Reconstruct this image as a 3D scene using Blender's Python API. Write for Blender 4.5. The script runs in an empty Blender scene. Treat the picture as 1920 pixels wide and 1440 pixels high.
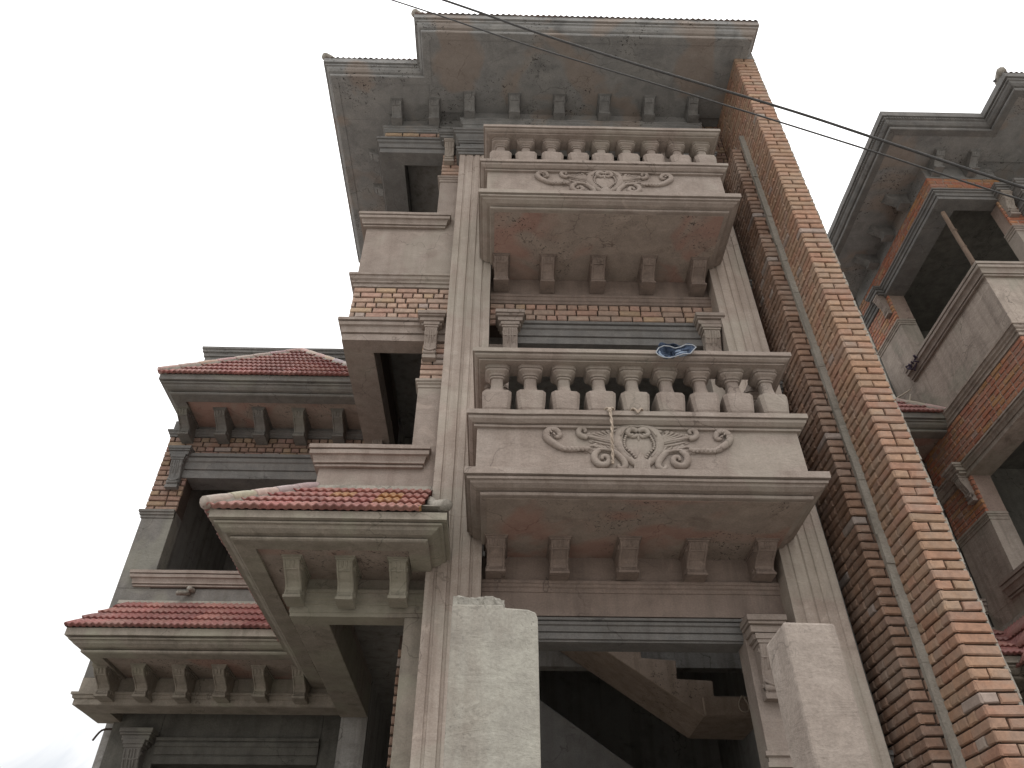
import bpy, bmesh, math, random
from mathutils import Vector, Matrix
rnd = random.Random(7)
sc = bpy.context.scene
COL = sc.collection
R = math.radians
ORG = {}

# ------------------------------------------------------------------ materials
def nodes_of(name):
    m = bpy.data.materials.new(name); m.use_nodes = True
    nt = m.node_tree; nt.nodes.clear()
    out = nt.nodes.new('ShaderNodeOutputMaterial'); b = nt.nodes.new('ShaderNodeBsdfPrincipled')
    nt.links.new(b.outputs[0], out.inputs[0])
    return m, nt, b

class NT:
    def __init__(s, nt): s.nt = nt
    def n(s, t, **kw):
        x = s.nt.nodes.new(t)
        for k, v in kw.items(): setattr(x, k, v)
        return x
    def l(s, a, b): s.nt.links.new(a, b)
    def pos(s, sx=1, sy=1, sz=1, off=(0, 0, 0)):
        g = s.n('ShaderNodeNewGeometry'); m = s.n('ShaderNodeMapping')
        m.inputs['Scale'].default_value = (sx, sy, sz); m.inputs['Location'].default_value = off
        s.l(g.outputs['Position'], m.inputs['Vector']); return m.outputs[0]
    def noise(s, vec, scale, detail=4, rough=.55, dist=0):
        x = s.n('ShaderNodeTexNoise'); x.inputs['Scale'].default_value = scale
        x.inputs['Detail'].default_value = detail; x.inputs['Roughness'].default_value = rough
        x.inputs['Distortion'].default_value = dist
        s.l(vec, x.inputs['Vector']); return x.outputs['Fac']
    def ramp(s, fac, a, b, c0=(0, 0, 0, 1), c1=(1, 1, 1, 1)):
        r = s.n('ShaderNodeValToRGB'); e = r.color_ramp.elements
        e[0].position = a; e[0].color = c0; e[1].position = b; e[1].color = c1
        s.l(fac, r.inputs[0]); return r.outputs[0]
    def mix(s, fac, a, b, mode='MIX'):
        x = s.n('ShaderNodeMix', data_type='RGBA', blend_type=mode)
        if isinstance(fac, (int, float)): x.inputs[0].default_value = fac
        else: s.l(fac, x.inputs[0])
        for i, v in ((6, a), (7, b)):
            if isinstance(v, (tuple, list)): x.inputs[i].default_value = (*v[:3], 1)
            else: s.l(v, x.inputs[i])
        return x.outputs[2]
    def math(s, op, a, b):
        x = s.n('ShaderNodeMath', operation=op)
        for i, v in ((0, a), (1, b)):
            if isinstance(v, (int, float)): x.inputs[i].default_value = v
            else: s.l(v, x.inputs[i])
        return x.outputs[0]
    def bump(s, h, strength, dist, prev=None):
        b = s.n('ShaderNodeBump'); b.inputs['Strength'].default_value = strength
        b.inputs['Distance'].default_value = dist; s.l(h, b.inputs['Height'])
        if prev is not None: s.l(prev, b.inputs['Normal'])
        return b.outputs[0]

def plaster(name, base, alt, stain=(.16, .13, .11), stain_amt=.5, pits=.0, patch=None, patch_amt=0, seed=0, streak=.45, rough_bump=.25, alts=1.0, cracks=.55):
    m, nt, b = nodes_of(name); t = NT(nt); o = (seed * 3.1, seed * 1.7, seed * 2.3)
    p = t.pos(off=o)
    big = t.noise(p, .9, 5, .6, .4)
    c = t.mix(t.ramp(big, .32, .68), base, alt)
    mid = t.noise(p, 5.5, 6, .62, .3)
    c = t.mix(t.ramp(mid, .3, .72), c, tuple(x * .74 for x in base), 'MIX') if alts else c
    # vertical run-off streaks
    st = t.noise(t.pos(9, 9, .55, o), 1.0, 5, .6, .2)
    sf = t.math('MULTIPLY', t.ramp(st, .47, .70), streak)
    c = t.mix(sf, c, stain)
    # blotchy stains
    bl = t.noise(t.pos(off=(o[1], o[0], o[2])), 2.6, 7, .68, .9)
    c = t.mix(t.math('MULTIPLY', t.ramp(bl, .54, .72), stain_amt), c, stain)
    # fine grain
    fg = t.noise(p, 70, 3, .7)
    c = t.mix(.32, c, t.ramp(fg, .25, .75, (.45, .45, .45, 1), (1.45, 1.45, 1.45, 1)), 'MULTIPLY')
    if cracks:
        wp = t.n('ShaderNodeVectorMath', operation='ADD'); nn = t.n('ShaderNodeTexNoise'); nn.inputs['Scale'].default_value = 3.5; nn.inputs['Detail'].default_value = 4
        t.l(p, nn.inputs['Vector']); sc_ = t.n('ShaderNodeVectorMath', operation='SCALE'); sc_.inputs['Scale'].default_value = .55
        t.l(nn.outputs['Color'], sc_.inputs[0]); t.l(p, wp.inputs[0]); t.l(sc_.outputs[0], wp.inputs[1])
        vo = t.n('ShaderNodeTexVoronoi', feature='DISTANCE_TO_EDGE'); vo.inputs['Scale'].default_value = 1.35; t.l(wp.outputs[0], vo.inputs['Vector'])
        ck = t.ramp(vo.outputs['Distance'], .003, .009, (1, 1, 1, 1), (0, 0, 0, 1))
        cm = t.ramp(t.noise(t.pos(off=(o[0] + 3, o[1] + 8, o[2])), 1.1, 2, .5), .50, .60)
        c = t.mix(t.math('MULTIPLY', t.math('MULTIPLY', ck, cm), cracks), c, tuple(x * .45 for x in stain))
        # pale lime bloom and darker damp tide marks
        bloom = t.ramp(t.noise(t.pos(off=(9 + o[1], o[2], 4)), 3.4, 7, .7, 1.2), .60, .70)
        c = t.mix(t.math('MULTIPLY', bloom, .35), c, tuple(min(.62, x * 1.45) for x in base))
    if patch:
        pa = t.noise(t.pos(off=(o[2], 4 + o[0], o[1])), 1.3, 3, .5, .6)
        c = t.mix(t.math('MULTIPLY', t.ramp(pa, .52, .60), patch_amt), c, patch)
    h = t.noise(p, 26, 6, .65)
    if pits:
        v = t.noise(t.pos(off=(1, 2, 3)), 34, 2, .5, 1.2)
        w = t.noise(t.pos(off=(5, 1, 3)), 1.7, 3, .5)
        pf = t.math('MULTIPLY', t.ramp(v, .61, .66), t.ramp(w, .48, .60))
        c = t.mix(t.math('MULTIPLY', pf, pits), c, (.035, .03, .028))
    t.l(c, b.inputs['Base Color']); b.inputs['Roughness'].default_value = .92
    b.inputs['Specular IOR Level'].default_value = .2
    n1 = t.bump(t.noise(t.pos(2.2, 2.2, 5.5, o), 1.6, 6, .65, .7), .4, .03)
    n2 = t.bump(h, rough_bump, .012, n1)
    n3 = t.bump(t.noise(p, 140, 3, .6), .25, .002, n2)
    t.l(n3, b.inputs['Normal']); return m

def colored(name, rough=.85, dust=(.36, .31, .27), dust_amt=.45, spots=.4, spot_col=(.55, .5, .46), bumps=.35, gloss=.25):
    """per-face colour attribute with weathering on top"""
    m, nt, b = nodes_of(name); t = NT(nt)
    a = t.n('ShaderNodeVertexColor'); a.layer_name = 'Col'
    p = t.pos()
    c = a.outputs[0]
    c = t.mix(.6, c, t.ramp(t.noise(p, 22, 5, .65, .5), .25, .75, (.5, .5, .5, 1), (1.4, 1.35, 1.3, 1)), 'MULTIPLY')
    c = t.mix(t.math('MULTIPLY', t.ramp(t.noise(t.pos(off=(3, 9, 2)), 3.2, 6, .65, .6), .45, .72), dust_amt), c, dust)
    c = t.mix(t.math('MULTIPLY', t.ramp(t.noise(t.pos(off=(7, 2, 8)), 13, 6, .75, .4), .60, .70), spots), c, spot_col)
    t.l(c, b.inputs['Base Color']); b.inputs['Roughness'].default_value = rough
    b.inputs['Specular IOR Level'].default_value = gloss
    n1 = t.bump(t.noise(p, 45, 5, .7), bumps, .008)
    n2 = t.bump(t.noise(p, 160, 3, .6), .3, .002, n1)
    t.l(n2, b.inputs['Normal']); return m

def simple(name, base, alt, scale, rough=.8, stretch=(1, 1, 1), bump=.3, bd=.004, spec=.3):
    m, nt, b = nodes_of(name); t = NT(nt)
    p = t.pos(*stretch)
    t.l(t.mix(t.ramp(t.noise(p, scale, 5, .6, .4), .3, .7), base, alt), b.inputs['Base Color'])
    b.inputs['Roughness'].default_value = rough; b.inputs['Specular IOR Level'].default_value = spec
    t.l(t.bump(t.noise(p, scale * 3, 4, .6), bump, bd), b.inputs['Normal']); return m

WARM = plaster('warm plaster', (.335, .275, .237), (.325, .278, .246), seed=1, stain=(.20, .155, .13), stain_amt=.38, patch=(.36, .34, .285), patch_amt=.25)
COLM = plaster('column plaster', (.43, .355, .305), (.41, .36, .315), seed=2, stain=(.22, .17, .14), stain_amt=.3, streak=.6, patch=(.37, .36, .30), patch_amt=.25)
GREY = plaster('grey plaster', (.195, .19, .184), (.225, .208, .192), seed=3, stain=(.13, .12, .11), stain_amt=.5)
CGREY = plaster('weathered grey plaster', (.195, .187, .175), (.225, .205, .185), seed=4, stain=(.13, .12, .10), stain_amt=.6, patch=(.30, .295, .235), patch_amt=.3, streak=.5)
OLIVE = plaster('mossy plaster', (.315, .278, .234), (.35, .305, .255), seed=5, stain=(.16, .14, .11), stain_amt=.5, patch=(.33, .325, .25), patch_amt=.4)
SOFF = plaster('soffit concrete', (.35, .29, .25), (.385, .315, .262), seed=6, stain=(.16, .12, .10), stain_amt=.6, pits=.8, patch=(.36, .15, .115), patch_amt=.38, streak=0)
EBR = plaster('eave bracket concrete', (.255, .25, .243), (.28, .268, .25), seed=18, stain=(.09, .085, .08), stain_amt=.6)  # plain grey, slightly darker than the eave concrete
EAVE = plaster('eave concrete', (.285, .282, .277), (.31, .298, .28), seed=7, stain=(.125, .122, .12), stain_amt=.6, pits=.95, patch=(.33, .235, .175), patch_amt=.38, streak=0)
GATE = plaster('gate post render', (.355, .33, .29), (.39, .375, .325), seed=8, stain=(.22, .185, .155), stain_amt=.6, patch=(.43, .36, .32), patch_amt=.3, rough_bump=.5, pits=.35)
GATEW = plaster('warm gate post render', (.355, .30, .26), (.38, .325, .285), seed=19, stain=(.21, .17, .145), stain_amt=.55, rough_bump=.5, pits=.3)
STAIR = plaster('raw stair concrete', (.40, .315, .255), (.35, .27, .215), seed=16, stain=(.16, .12, .09), stain_amt=.6, pits=.7, rough_bump=.7)
DARKC = plaster('shade-darkened concrete', (.14, .135, .12), (.17, .16, .14), seed=14, stain=(.07, .065, .06), stain_amt=.6)  # shade of the recess and right-hand rooms put into a darker concrete colour
INNER = plaster('bare inner concrete', (.36, .345, .325), (.31, .295, .275), seed=9, stain=(.09, .075, .065), stain_amt=.6)
ROUGH = plaster('broken rough concrete', (.36, .34, .30), (.29, .27, .23), seed=10, stain=(.10, .09, .08), stain_amt=.7, rough_bump=1.0, pits=.7)
INNW = plaster('brown plaster coat', (.30, .235, .20), (.27, .215, .185), seed=15, stain=(.14, .11, .095), stain_amt=.5)
MORT = plaster('raked mortar', (.085, .062, .05), (.10, .075, .06), seed=11, stain=(.04, .035, .03), streak=0)
MORTG = plaster('smeared mortar', (.37, .335, .29), (.31, .29, .25), seed=12, stain=(.13, .12, .10), rough_bump=.9)
MORTL = plaster('light mortar', (.36, .27, .23), (.38, .31, .25), seed=13, stain=(.2, .13, .11), streak=0)
BRICK = colored('fired brick', dust=(.33, .27, .225), dust_amt=.6, spots=.4, spot_col=(.36, .31, .265), bumps=.6)
TILE = colored('glazed clay tile', rough=.55, dust=(.33, .215, .19), dust_amt=.6, spots=.25, spot_col=(.42, .32, .28), bumps=.2, gloss=.45)
DENIM = simple('blue denim', (.02, .032, .06), (.085, .115, .175), 60, .95, bump=.5)
HEM = simple('pale denim hem', (.27, .29, .33), (.42, .43, .44), 80, .95)
ROPE = simple('hemp rope', (.50, .42, .34), (.32, .25, .20), 90, .95, bump=.8)
CABLE = simple('black cable sheath', (.045, .045, .045), (.075, .07, .068), 30, .6)
BAMBOO = simple('weathered bamboo', (.20, .14, .10), (.11, .075, .055), 18, .75, (1, 1, .2))
STEEL = simple('rusty steel', (.10, .06, .045), (.06, .045, .04), 50, .8)
WOOD = simple('pale timber', (.48, .42, .35), (.36, .30, .24), 25, .8, (1, 1, .3))
GROUND = simple('dusty road', (.40, .38, .355), (.34, .325, .30), 1.2, .95, bump=.4, bd=.02)

# ------------------------------------------------------------------ mesh builder
class MB:
    def __init__(s): s.v = []; s.f = []; s.c = []; s.m = []; s.sm = []
    def add(s, verts, faces, col=(1, 1, 1), mi=0, smooth=False):
        o = len(s.v); s.v += [tuple(p) for p in verts]
        for f in faces:
            s.f.append([i + o for i in f]); s.c.append(col); s.m.append(mi); s.sm.append(smooth)
    def box(s, x0, x1, y0, y1, z0, z1, mi=0, j=0):
        q = lambda: rnd.uniform(-j, j) if j else 0
        v = [(x + q(), y + q(), z + q()) for z in (z0, z1) for y in (y0, y1) for x in (x0, x1)]
        s.add(v, [(0, 2, 3, 1), (4, 5, 7, 6), (0, 1, 5, 4), (2, 6, 7, 3), (0, 4, 6, 2), (1, 3, 7, 5)], mi=mi)
    def extrude(s, poly, fn0, fn1, mi=0):
        """poly: 2D list; fn0/fn1 map a 2D point to 3D on either end"""
        n = len(poly); v = [fn0(*p) for p in poly] + [fn1(*p) for p in poly]
        fs = [(i, (i + 1) % n, n + (i + 1) % n, n + i) for i in range(n)]
        s.add(v, fs + [list(range(n))[::-1], list(range(n, 2 * n))], mi=mi)
    def molding(s, path, prof, mi=0, jit=.0011, step=.3):
        """sweep profile [(out, z)...] along a plan polyline, mitred; outward = right of travel"""
        P = [Vector(p) for p in path]; n = len(P); st = []
        for i in range(n - 1):
            d = (P[i + 1] - P[i]); L = d.length; d.normalize(); nr = Vector((d.y, -d.x))
            k = max(1, int(L / step))
            for a in range(k + 1):
                if a == 0:
                    if i == 0: mit = nr
                    else: continue
                elif a == k and i < n - 2:
                    d2 = (P[i + 2] - P[i + 1]).normalized(); n2 = Vector((d2.y, -d2.x))
                    mit = (nr + n2); mit = mit / max(.2, mit.dot(nr))
                else: mit = nr
                st.append((P[i] + d * (L * a / k), mit))
        m = len(prof); v = []
        for (q, mit) in st:
            dj = rnd.gauss(0, jit); zj = rnd.gauss(0, jit)
            for (o, z) in prof:
                w = q + mit * (o + dj); v.append((w.x, w.y, z + zj + rnd.gauss(0, jit * .35)))
        fs = []
        for a in range(len(st) - 1):
            for b in range(m):
                c = (b + 1) % m
                fs.append((a * m + b, a * m + c, (a + 1) * m + c, (a + 1) * m + b))
        fs.append(list(range(m))[::-1]); fs.append([(len(st) - 1) * m + b for b in range(m)])
        s.add(v, fs, mi=mi)
    def tube(s, pts, rad, seg=8, flat=None, mi=0, res=4, col=(1, 1, 1)):
        """smooth tube through pts; flat=(axis vector, factor) squashes the section along an axis"""
        P = [Vector(p) for p in pts]; n = len(P)
        rr = rad if isinstance(rad, (list, tuple)) else [rad] * n
        S = []
        for i in range(n - 1):
            p0 = P[max(0, i - 1)]; p1 = P[i]; p2 = P[i + 1]; p3 = P[min(n - 1, i + 2)]
            for k in range(res if i < n - 2 else res + 1):
                t = k / res
                S.append((.5 * ((2 * p1) + (p2 - p0) * t + (2 * p0 - 5 * p1 + 4 * p2 - p3) * t * t + (3 * p1 - p0 - 3 * p2 + p3) * t ** 3), rr[i] * (1 - t) + rr[i + 1] * t))
        v = []; up = None
        for i, (q, r) in enumerate(S):
            d = (S[min(i + 1, len(S) - 1)][0] - S[max(i - 1, 0)][0])
            if d.length < 1e-9: d = Vector((0, 0, 1))
            d.normalize()
            if up is None: up = Vector((0, 1, 0)) if abs(d.y) < .9 else Vector((1, 0, 0))
            a = d.cross(up)
            if a.length < 1e-6: a = d.orthogonal()
            a.normalize(); up = a.cross(d).normalized()
            for k in range(seg):
                t = 2 * math.pi * k / seg
                w = a * math.cos(t) * r + up * math.sin(t) * r
                if flat: ax = Vector(flat[0]); w -= ax * w.dot(ax) * (1 - flat[1])
                v.append(q + w)
        fs = [(i * seg + k, i * seg + (k + 1) % seg, (i + 1) * seg + (k + 1) % seg, (i + 1) * seg + k) for i in range(len(S) - 1) for k in range(seg)]
        fs += [list(range(seg))[::-1], [(len(S) - 1) * seg + k for k in range(seg)]]
        s.add(v, fs, col=col, mi=mi, smooth=True)
    def ball(s, c, r, sq=(1, 1, 1), mi=0, seg=8, ring=6):
        v = []; fs = []
        for i in range(ring + 1):
            a = math.pi * i / ring
            for k in range(seg):
                t = 2 * math.pi * k / seg
                v.append((c[0] + r * sq[0] * math.sin(a) * math.cos(t), c[1] + r * sq[1] * math.sin(a) * math.sin(t), c[2] + r * sq[2] * math.cos(a)))
        for i in range(ring):
            for k in range(seg): fs.append((i * seg + k, (i + 1) * seg + k, (i + 1) * seg + (k + 1) % seg, i * seg + (k + 1) % seg))
        s.add(v, fs, mi=mi, smooth=True)
    def mesh(s, name, mats, origin=(0, 0, 0), weld=False):
        me = bpy.data.meshes.new(name); o = Vector(origin)
        me.from_pydata([Vector(p) - o for p in s.v], [], s.f)
        for m in (mats if isinstance(mats, (list, tuple)) else [mats]): me.materials.append(m)
        ca = me.color_attributes.new('Col', 'BYTE_COLOR', 'CORNER')
        for p in me.polygons:
            p.material_index = s.m[p.index]; p.use_smooth = s.sm[p.index]; c = s.c[p.index]
            for li in p.loop_indices: ca.data[li].color = (*c, 1)
        bm = bmesh.new(); bm.from_mesh(me)
        if weld: bmesh.ops.remove_doubles(bm, verts=bm.verts, dist=1e-5)
        bmesh.ops.recalc_face_normals(bm, faces=bm.faces); bm.to_mesh(me); bm.free()
        return me
    def build(s, name, mats, parent=None, origin=None, bevel=0):
        po = ORG.get(parent, Vector((0, 0, 0)))
        og = Vector(origin) if origin is not None else Vector(po)
        return link(name, s.mesh(name, mats, og), parent, og, bevel)

def link(name, me, parent, og, bevel=0):
    ob = bpy.data.objects.new(name, me); COL.objects.link(ob)
    po = ORG.get(parent, Vector((0, 0, 0)))
    ob.location = Vector(og) - po
    if parent: ob.parent = parent
    ORG[ob] = Vector(og)
    if bevel:
        b = ob.modifiers.new('edge', 'BEVEL'); b.width = bevel; b.segments = 2; b.limit_method = 'ANGLE'; b.angle_limit = R(50)
    return ob

def tag(o, label=None, cat=None, group=None, kind=None):
    for k, v in (('label', label), ('category', cat), ('group', group), ('kind', kind)):
        if v: o[k] = v
    return o
def empty(name, loc, shift=(0, 0, 0)):
    o = bpy.data.objects.new(name, None); COL.objects.link(o)
    o.empty_display_size = .3; ORG[o] = Vector(loc); o.location = Vector(loc) + Vector(shift); return o

# ------------------------------------------------------------------ bricks
PAL = dict(
    orange=[(.35, .22, .145), (.345, .195, .135), (.36, .235, .16), (.35, .245, .17), (.325, .18, .13), (.37, .255, .175), (.33, .215, .16), (.36, .205, .14)],
    dun=[(.20, .13, .095), (.23, .15, .11), (.18, .115, .085), (.25, .16, .115), (.21, .145, .115), (.26, .16, .11)],
    pink=[(.40, .27, .21), (.42, .30, .235), (.40, .25, .20), (.36, .265, .215), (.43, .27, .22), (.42, .31, .20), (.38, .29, .24)],
    brown=[(.26, .17, .13), (.30, .20, .15), (.24, .15, .12), (.28, .17, .15), (.30, .22, .14)],
    red=[(.40, .155, .10), (.43, .17, .11), (.37, .14, .10), (.45, .21, .11), (.43, .25, .11)],
)
PITCH = .0755
def brickwork(mb, o, u, n, L, z0, z1, pal, mi=0, mim=1, seed=1, first=0, depth=.03, proud=.005, joint=.0145, corner=None, phase=0, recess=.021):
    """English-bond courses: rows of stretchers and rows of headers; u along the wall, n outward"""
    rg = random.Random(seed); o = Vector(o); u = Vector(u); n = Vector(n); Z = Vector((0, 0, 1))
    rows = max(1, round((z1 - z0) / PITCH)); ph = (z1 - z0) / rows
    cols = PAL[pal]; mean = [sum(q[i] for q in cols) / len(cols) for i in range(3)]
    cols = [tuple(.62 * q[i] + .38 * mean[i] for i in range(3)) for q in cols]
    a = o - n * recess + Z * z0; b = a + u * L
    mb.add([a, b, b + Z * (z1 - z0), a + Z * (z1 - z0)], [(0, 1, 2, 3)], mi=mim)
    for r in range(rows):
        zb = z0 + r * ph + joint * .5; zt = z0 + (r + 1) * ph - joint * .5
        st = (r + first) % 2 == 0
        x = 0.0; k = 0
        if not st and phase: x = -rg.uniform(0, .08)
        while x < L - .02:
            w = .236 if st else .115
            if rg.random() < .12: w = .115 if st else .236
            e = min(x + w, L)
            if L - e < .05: e = L
            x0 = max(x, 0) + (0 if x <= 0 else joint * .5); x1 = e - (joint * .5 if e < L - 1e-6 else 0)
            rc = random.Random(r * 7919 + (corner or 0)) if (k == 0 and corner) else rg
            c = cols[rc.randrange(len(cols))]; g = rc.uniform(.88, 1.08); c = tuple(min(.9, q * g) for q in c)
            if rc.random() < .02: c = tuple(.55 * q + .15 for q in c)
            if x1 - x0 > .02:
                d = proud + rg.uniform(-.003, .0035); ins = .0075; J = lambda s=.0028: rg.uniform(-s, s)
                tl = rg.uniform(-.002, .002)
                def pt(uu, zz, dd): return o + u * (uu + J()) + Z * (zz + J() + tl * (1 if uu > (x0 + x1) / 2 else -1)) + n * (dd + J(.001))
                q = [(x0, zb), (x1, zb), (x1, zt), (x0, zt)]; qi = [(x0 + ins, zb + ins), (x1 - ins, zb + ins), (x1 - ins, zt - ins), (x0 + ins, zt - ins)]
                B = [pt(*p, -depth) for p in q]; M = [pt(*p, d - .0085) for p in q]; F = [pt(*p, d) for p in qi]
                fs = []
                for i in range(4):
                    jn = (i + 1) % 4
                    fs.append((i, jn, 4 + jn, 4 + i)); fs.append((4 + i, 4 + jn, 8 + jn, 8 + i))
                fs.append((8, 9, 10, 11))
                mb.add(B + M + F, fs, col=c, mi=mi)
            x = e; k += 1

# ------------------------------------------------------------------ tiled slopes
TGREY = [(.11, .105, .10), (.13, .12, .11), (.10, .09, .088), (.14, .115, .10)]
TCOL = [(.31, .125, .115), (.34, .145, .13), (.28, .11, .10), (.33, .155, .135), (.36, .175, .15), (.29, .125, .115)]
def tiles(name, parent, p0, u, L, sd, SL, clips=(), course=.26, wave=.066, seed=3, gold=0.0, lift=.030, pal=None):
    rg = random.Random(seed); p0 = Vector(p0); u = Vector(u).normalized(); sd = Vector(sd).normalized()
    nrm = u.cross(sd).normalized()
    if nrm.z < 0: nrm = -nrm
    mb = MB(); nc = max(1, round(SL / course)); cl = SL / nc; k = 7; nw = int(L / wave) + 1
    def hgt(t): t = t % 1.0; return .0125 * (math.sin(math.pi * min(1, t / .62)) if t < .62 else -.35 * math.sin(math.pi * (t - .62) / .38))
    for c in range(nc):
        off = rg.uniform(-.006, .006); cols = {}
        prev = None
        for i in range(nw * k + 1):
            x = i * wave / k; 
            if x > L: x = L
            h = hgt(i / k); ti = (i // k) // 3
            s0 = c * cl - .02 + off + .004 * math.sin(ti * 2.3 + c)
            st = [p0 + u * x + sd * (s0 + .03) + nrm * (h * .5 - .012), p0 + u * x + sd * s0 + nrm * (h + lift * .72), p0 + u * x + sd * s0 + nrm * (h + lift), p0 + u * x + sd * (c * cl + cl * .5) + nrm * (h + lift * .55), p0 + u * x + sd * ((c + 1) * cl + .01) + nrm * (h * .9 + .002)]
            if prev is not None:
                if ti not in cols:
                    q = (pal or TCOL)[rg.randrange(len(pal or TCOL))]; g = rg.uniform(.8, 1.15); q = tuple(a * g for a in q)
                    if rg.random() < gold: q = (.40, .22, .10)
                    cols[ti] = q
                o = len(mb.v); mb.add(prev + st, [(0, 1, 6, 5), (1, 2, 7, 6), (2, 3, 8, 7), (3, 4, 9, 8)], col=cols[ti], smooth=True)
                mb.sm[-4] = False; mb.sm[-3] = False
            prev = st
            if x >= L: break
    me = mb.mesh(name, [TILE], ORG.get(parent, Vector()))
    if clips:
        og = ORG.get(parent, Vector()); bm = bmesh.new(); bm.from_mesh(me)
        for co, no in clips:
            bmesh.ops.bisect_plane(bm, geom=bm.verts[:] + bm.edges[:] + bm.faces[:], plane_co=Vector(co) - og, plane_no=Vector(no), clear_outer=True)
        bm.to_mesh(me); bm.free()
    return link(name, me, parent, ORG.get(parent, Vector()))

def ridge(parent, a, b, n=5, r=.05, col=(.43, .33, .285), mat=None):
    a = Vector(a); b = Vector(b); mb = MB(); d = (b - a) / n
    for i in range(n):
        p = a + d * i; q = a + d * (i + 1.12)
        mb.tube([p, (p + q) / 2 + Vector((0, 0, .004)), q], [r * 1.06, r, r * .86], 10, col=tuple(c * rnd.uniform(.85, 1.12) for c in col))
    mb.tube([a + d * .25 - Vector((0, 0, .04)), b - Vector((0, 0, .04))], r * 1.15, 8, mi=1)
    return mb.build('hip_ridge', [TILE, MORTG], parent)

# ------------------------------------------------------------------ carved pieces
def console_mesh(w, d, h, name, rich=True):
    """scroll console against a wall; local x along wall, -y outward, z=0 at its top"""
    mb = MB()
    prof = [(0, 0), (d, 0), (d, -.10 * h), (d * .97, -.17 * h), (d * .90, -.27 * h), (d * .74, -.40 * h), (d * .58, -.52 * h), (d * .48, -.66 * h), (d * .46, -.76 * h), (d * .50, -.86 * h), (d * .44, -.95 * h), (d * .28, -h), (0, -h)]
    mb.extrude(prof, lambda b, z: (-w / 2, -b, z), lambda b, z: (w / 2, -b, z))
    # cap plate in two steps
    mb.extrude([(-w * .64, -.002), (-w * .64, -d - w * .14), (w * .64, -d - w * .14), (w * .64, -.002)], lambda x, y: (x, y, .0), lambda x, y: (x, y, .10 * h))
    mb.extrude([(-w * .57, -.003), (-w * .57, -d - w * .07), (w * .57, -d - w * .07), (w * .57, -.003)], lambda x, y: (x, y, -.07 * h), lambda x, y: (x, y, -.001))
    fr = prof[2:11]
    for a in (-.42, .42):
        mb.tube([(a * w, -b + w * .03, z) for b, z in fr], [w * .075] * 9, 6, res=2)
    for a, k in ((-.17, 5), (0, 6), (.17, 5)) if rich else ((-.13, 3), (.13, 3)):
        mb.tube([(a * w, -b + w * .03, z) for b, z in fr[:k]], [w * .09] * (k - 1) + [w * .03], 6, res=2)
    mb.extrude([(-w * .54, -.004), (-w * .54, -d * .50 - w * .06), (w * .54, -d * .50 - w * .06), (w * .54, -.004)], lambda x, y: (x, y, -h * 1.025), lambda x, y: (x, y, -h * .93))
    mb.tube([(-w * .48, -d * .86, -.31 * h), (w * .48, -d * .86, -.31 * h)], w * .055, 6)
    if rich:
        mb.tube([(-w * .5, -d * .47, -.83 * h), (w * .5, -d * .47, -.83 * h)], w * .17, 8)
        mb.tube([(-w * .46, -d * .55, -.70 * h), (0, -d * .63, -.79 * h), (w * .46, -d * .55, -.70 * h)], w * .09, 6)
    for sx in (-1, 1):
        x = sx * w * .5
        for (cb, cz, r) in ((d * .74, -.20 * h, min(d, h) * .17), (d * .32, -.80 * h, min(d, h) * .15)):
            pts = [(x, -cb + r * (1 - t * .22) * math.cos(t * 1.35), cz + r * (1 - t * .22) * math.sin(t * 1.35)) for t in [i * .45 for i in range(10)]]
            mb.tube(pts, w * .06, 6, res=2)
    return mb.mesh(name, [WARM])
SC = {}
def console(parent, name, loc, size=(.2, .3, .4), face='front', mat=None):
    key = (name, size, mat.name if mat else '')
    if key not in SC:
        SC[key] = console_mesh(*size, name, rich=name == 'console')
        if mat: SC[key].materials[0] = mat
    ob = link(name, SC[key], parent, loc)
    ob.scale = (rnd.uniform(.96, 1.04), rnd.uniform(.96, 1.03), rnd.uniform(.96, 1.04))
    ob.rotation_euler.y = R(rnd.uniform(-.9, .9))
    if face == 'left': ob.rotation_euler = (0, 0, -math.pi / 2)
    return ob
def capital_block(mb, cx, y, zt, w, d, h, mi=0, face=None):
    """stepped abacus over a pilaster console"""
    for (a, b, t0, t1) in ((.5, 1.0, 0, -.28), (.47, .92, -.28, -.42), (.42, .8, -.42, -.75), (.36, .62, -.75, -1)):
        mb.box(cx - w * a, cx + w * a, y - d * b, y, zt + t1 * h, zt + t0 * h - (.0005 if t0 else 0), mi, .0015)

def baluster_mesh():
    prof = [(0, .10), (.03, .10), (.035, .085), (.09, .108), (.17, .118), (.235, .123), (.258, .123), (.2605, .102), (.275, .088), (.30, .070), (.33, .059), (.37, .053), (.44, .051), (.442, .063), (.455, .065), (.457, .054), (.466, .054), (.468, .066), (.482, .074), (.499, .096), (.511, .101), (.513, .094), (.519, .094), (.521, .107), (.552, .107)]
    mb = MB(); N = 24; v = []
    for z, r in prof:
        for k in range(N):
            t = 2 * math.pi * (k + .5) / N; e = 7 if r > .085 else 4
            q = (abs(math.cos(t)) ** e + abs(math.sin(t)) ** e) ** (-1 / e)
            v.append((q * r * math.cos(t), q * r * math.sin(t), z))
    fs = [(i * N + k, i * N + (k + 1) % N, (i + 1) * N + (k + 1) % N, (i + 1) * N + k) for i in range(len(prof) - 1) for k in range(N)]
    mb.add(v, fs + [list(range(N))[::-1], [(len(prof) - 1) * N + k for k in range(N)]])
    return mb.mesh('baluster', [WARM])

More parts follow.
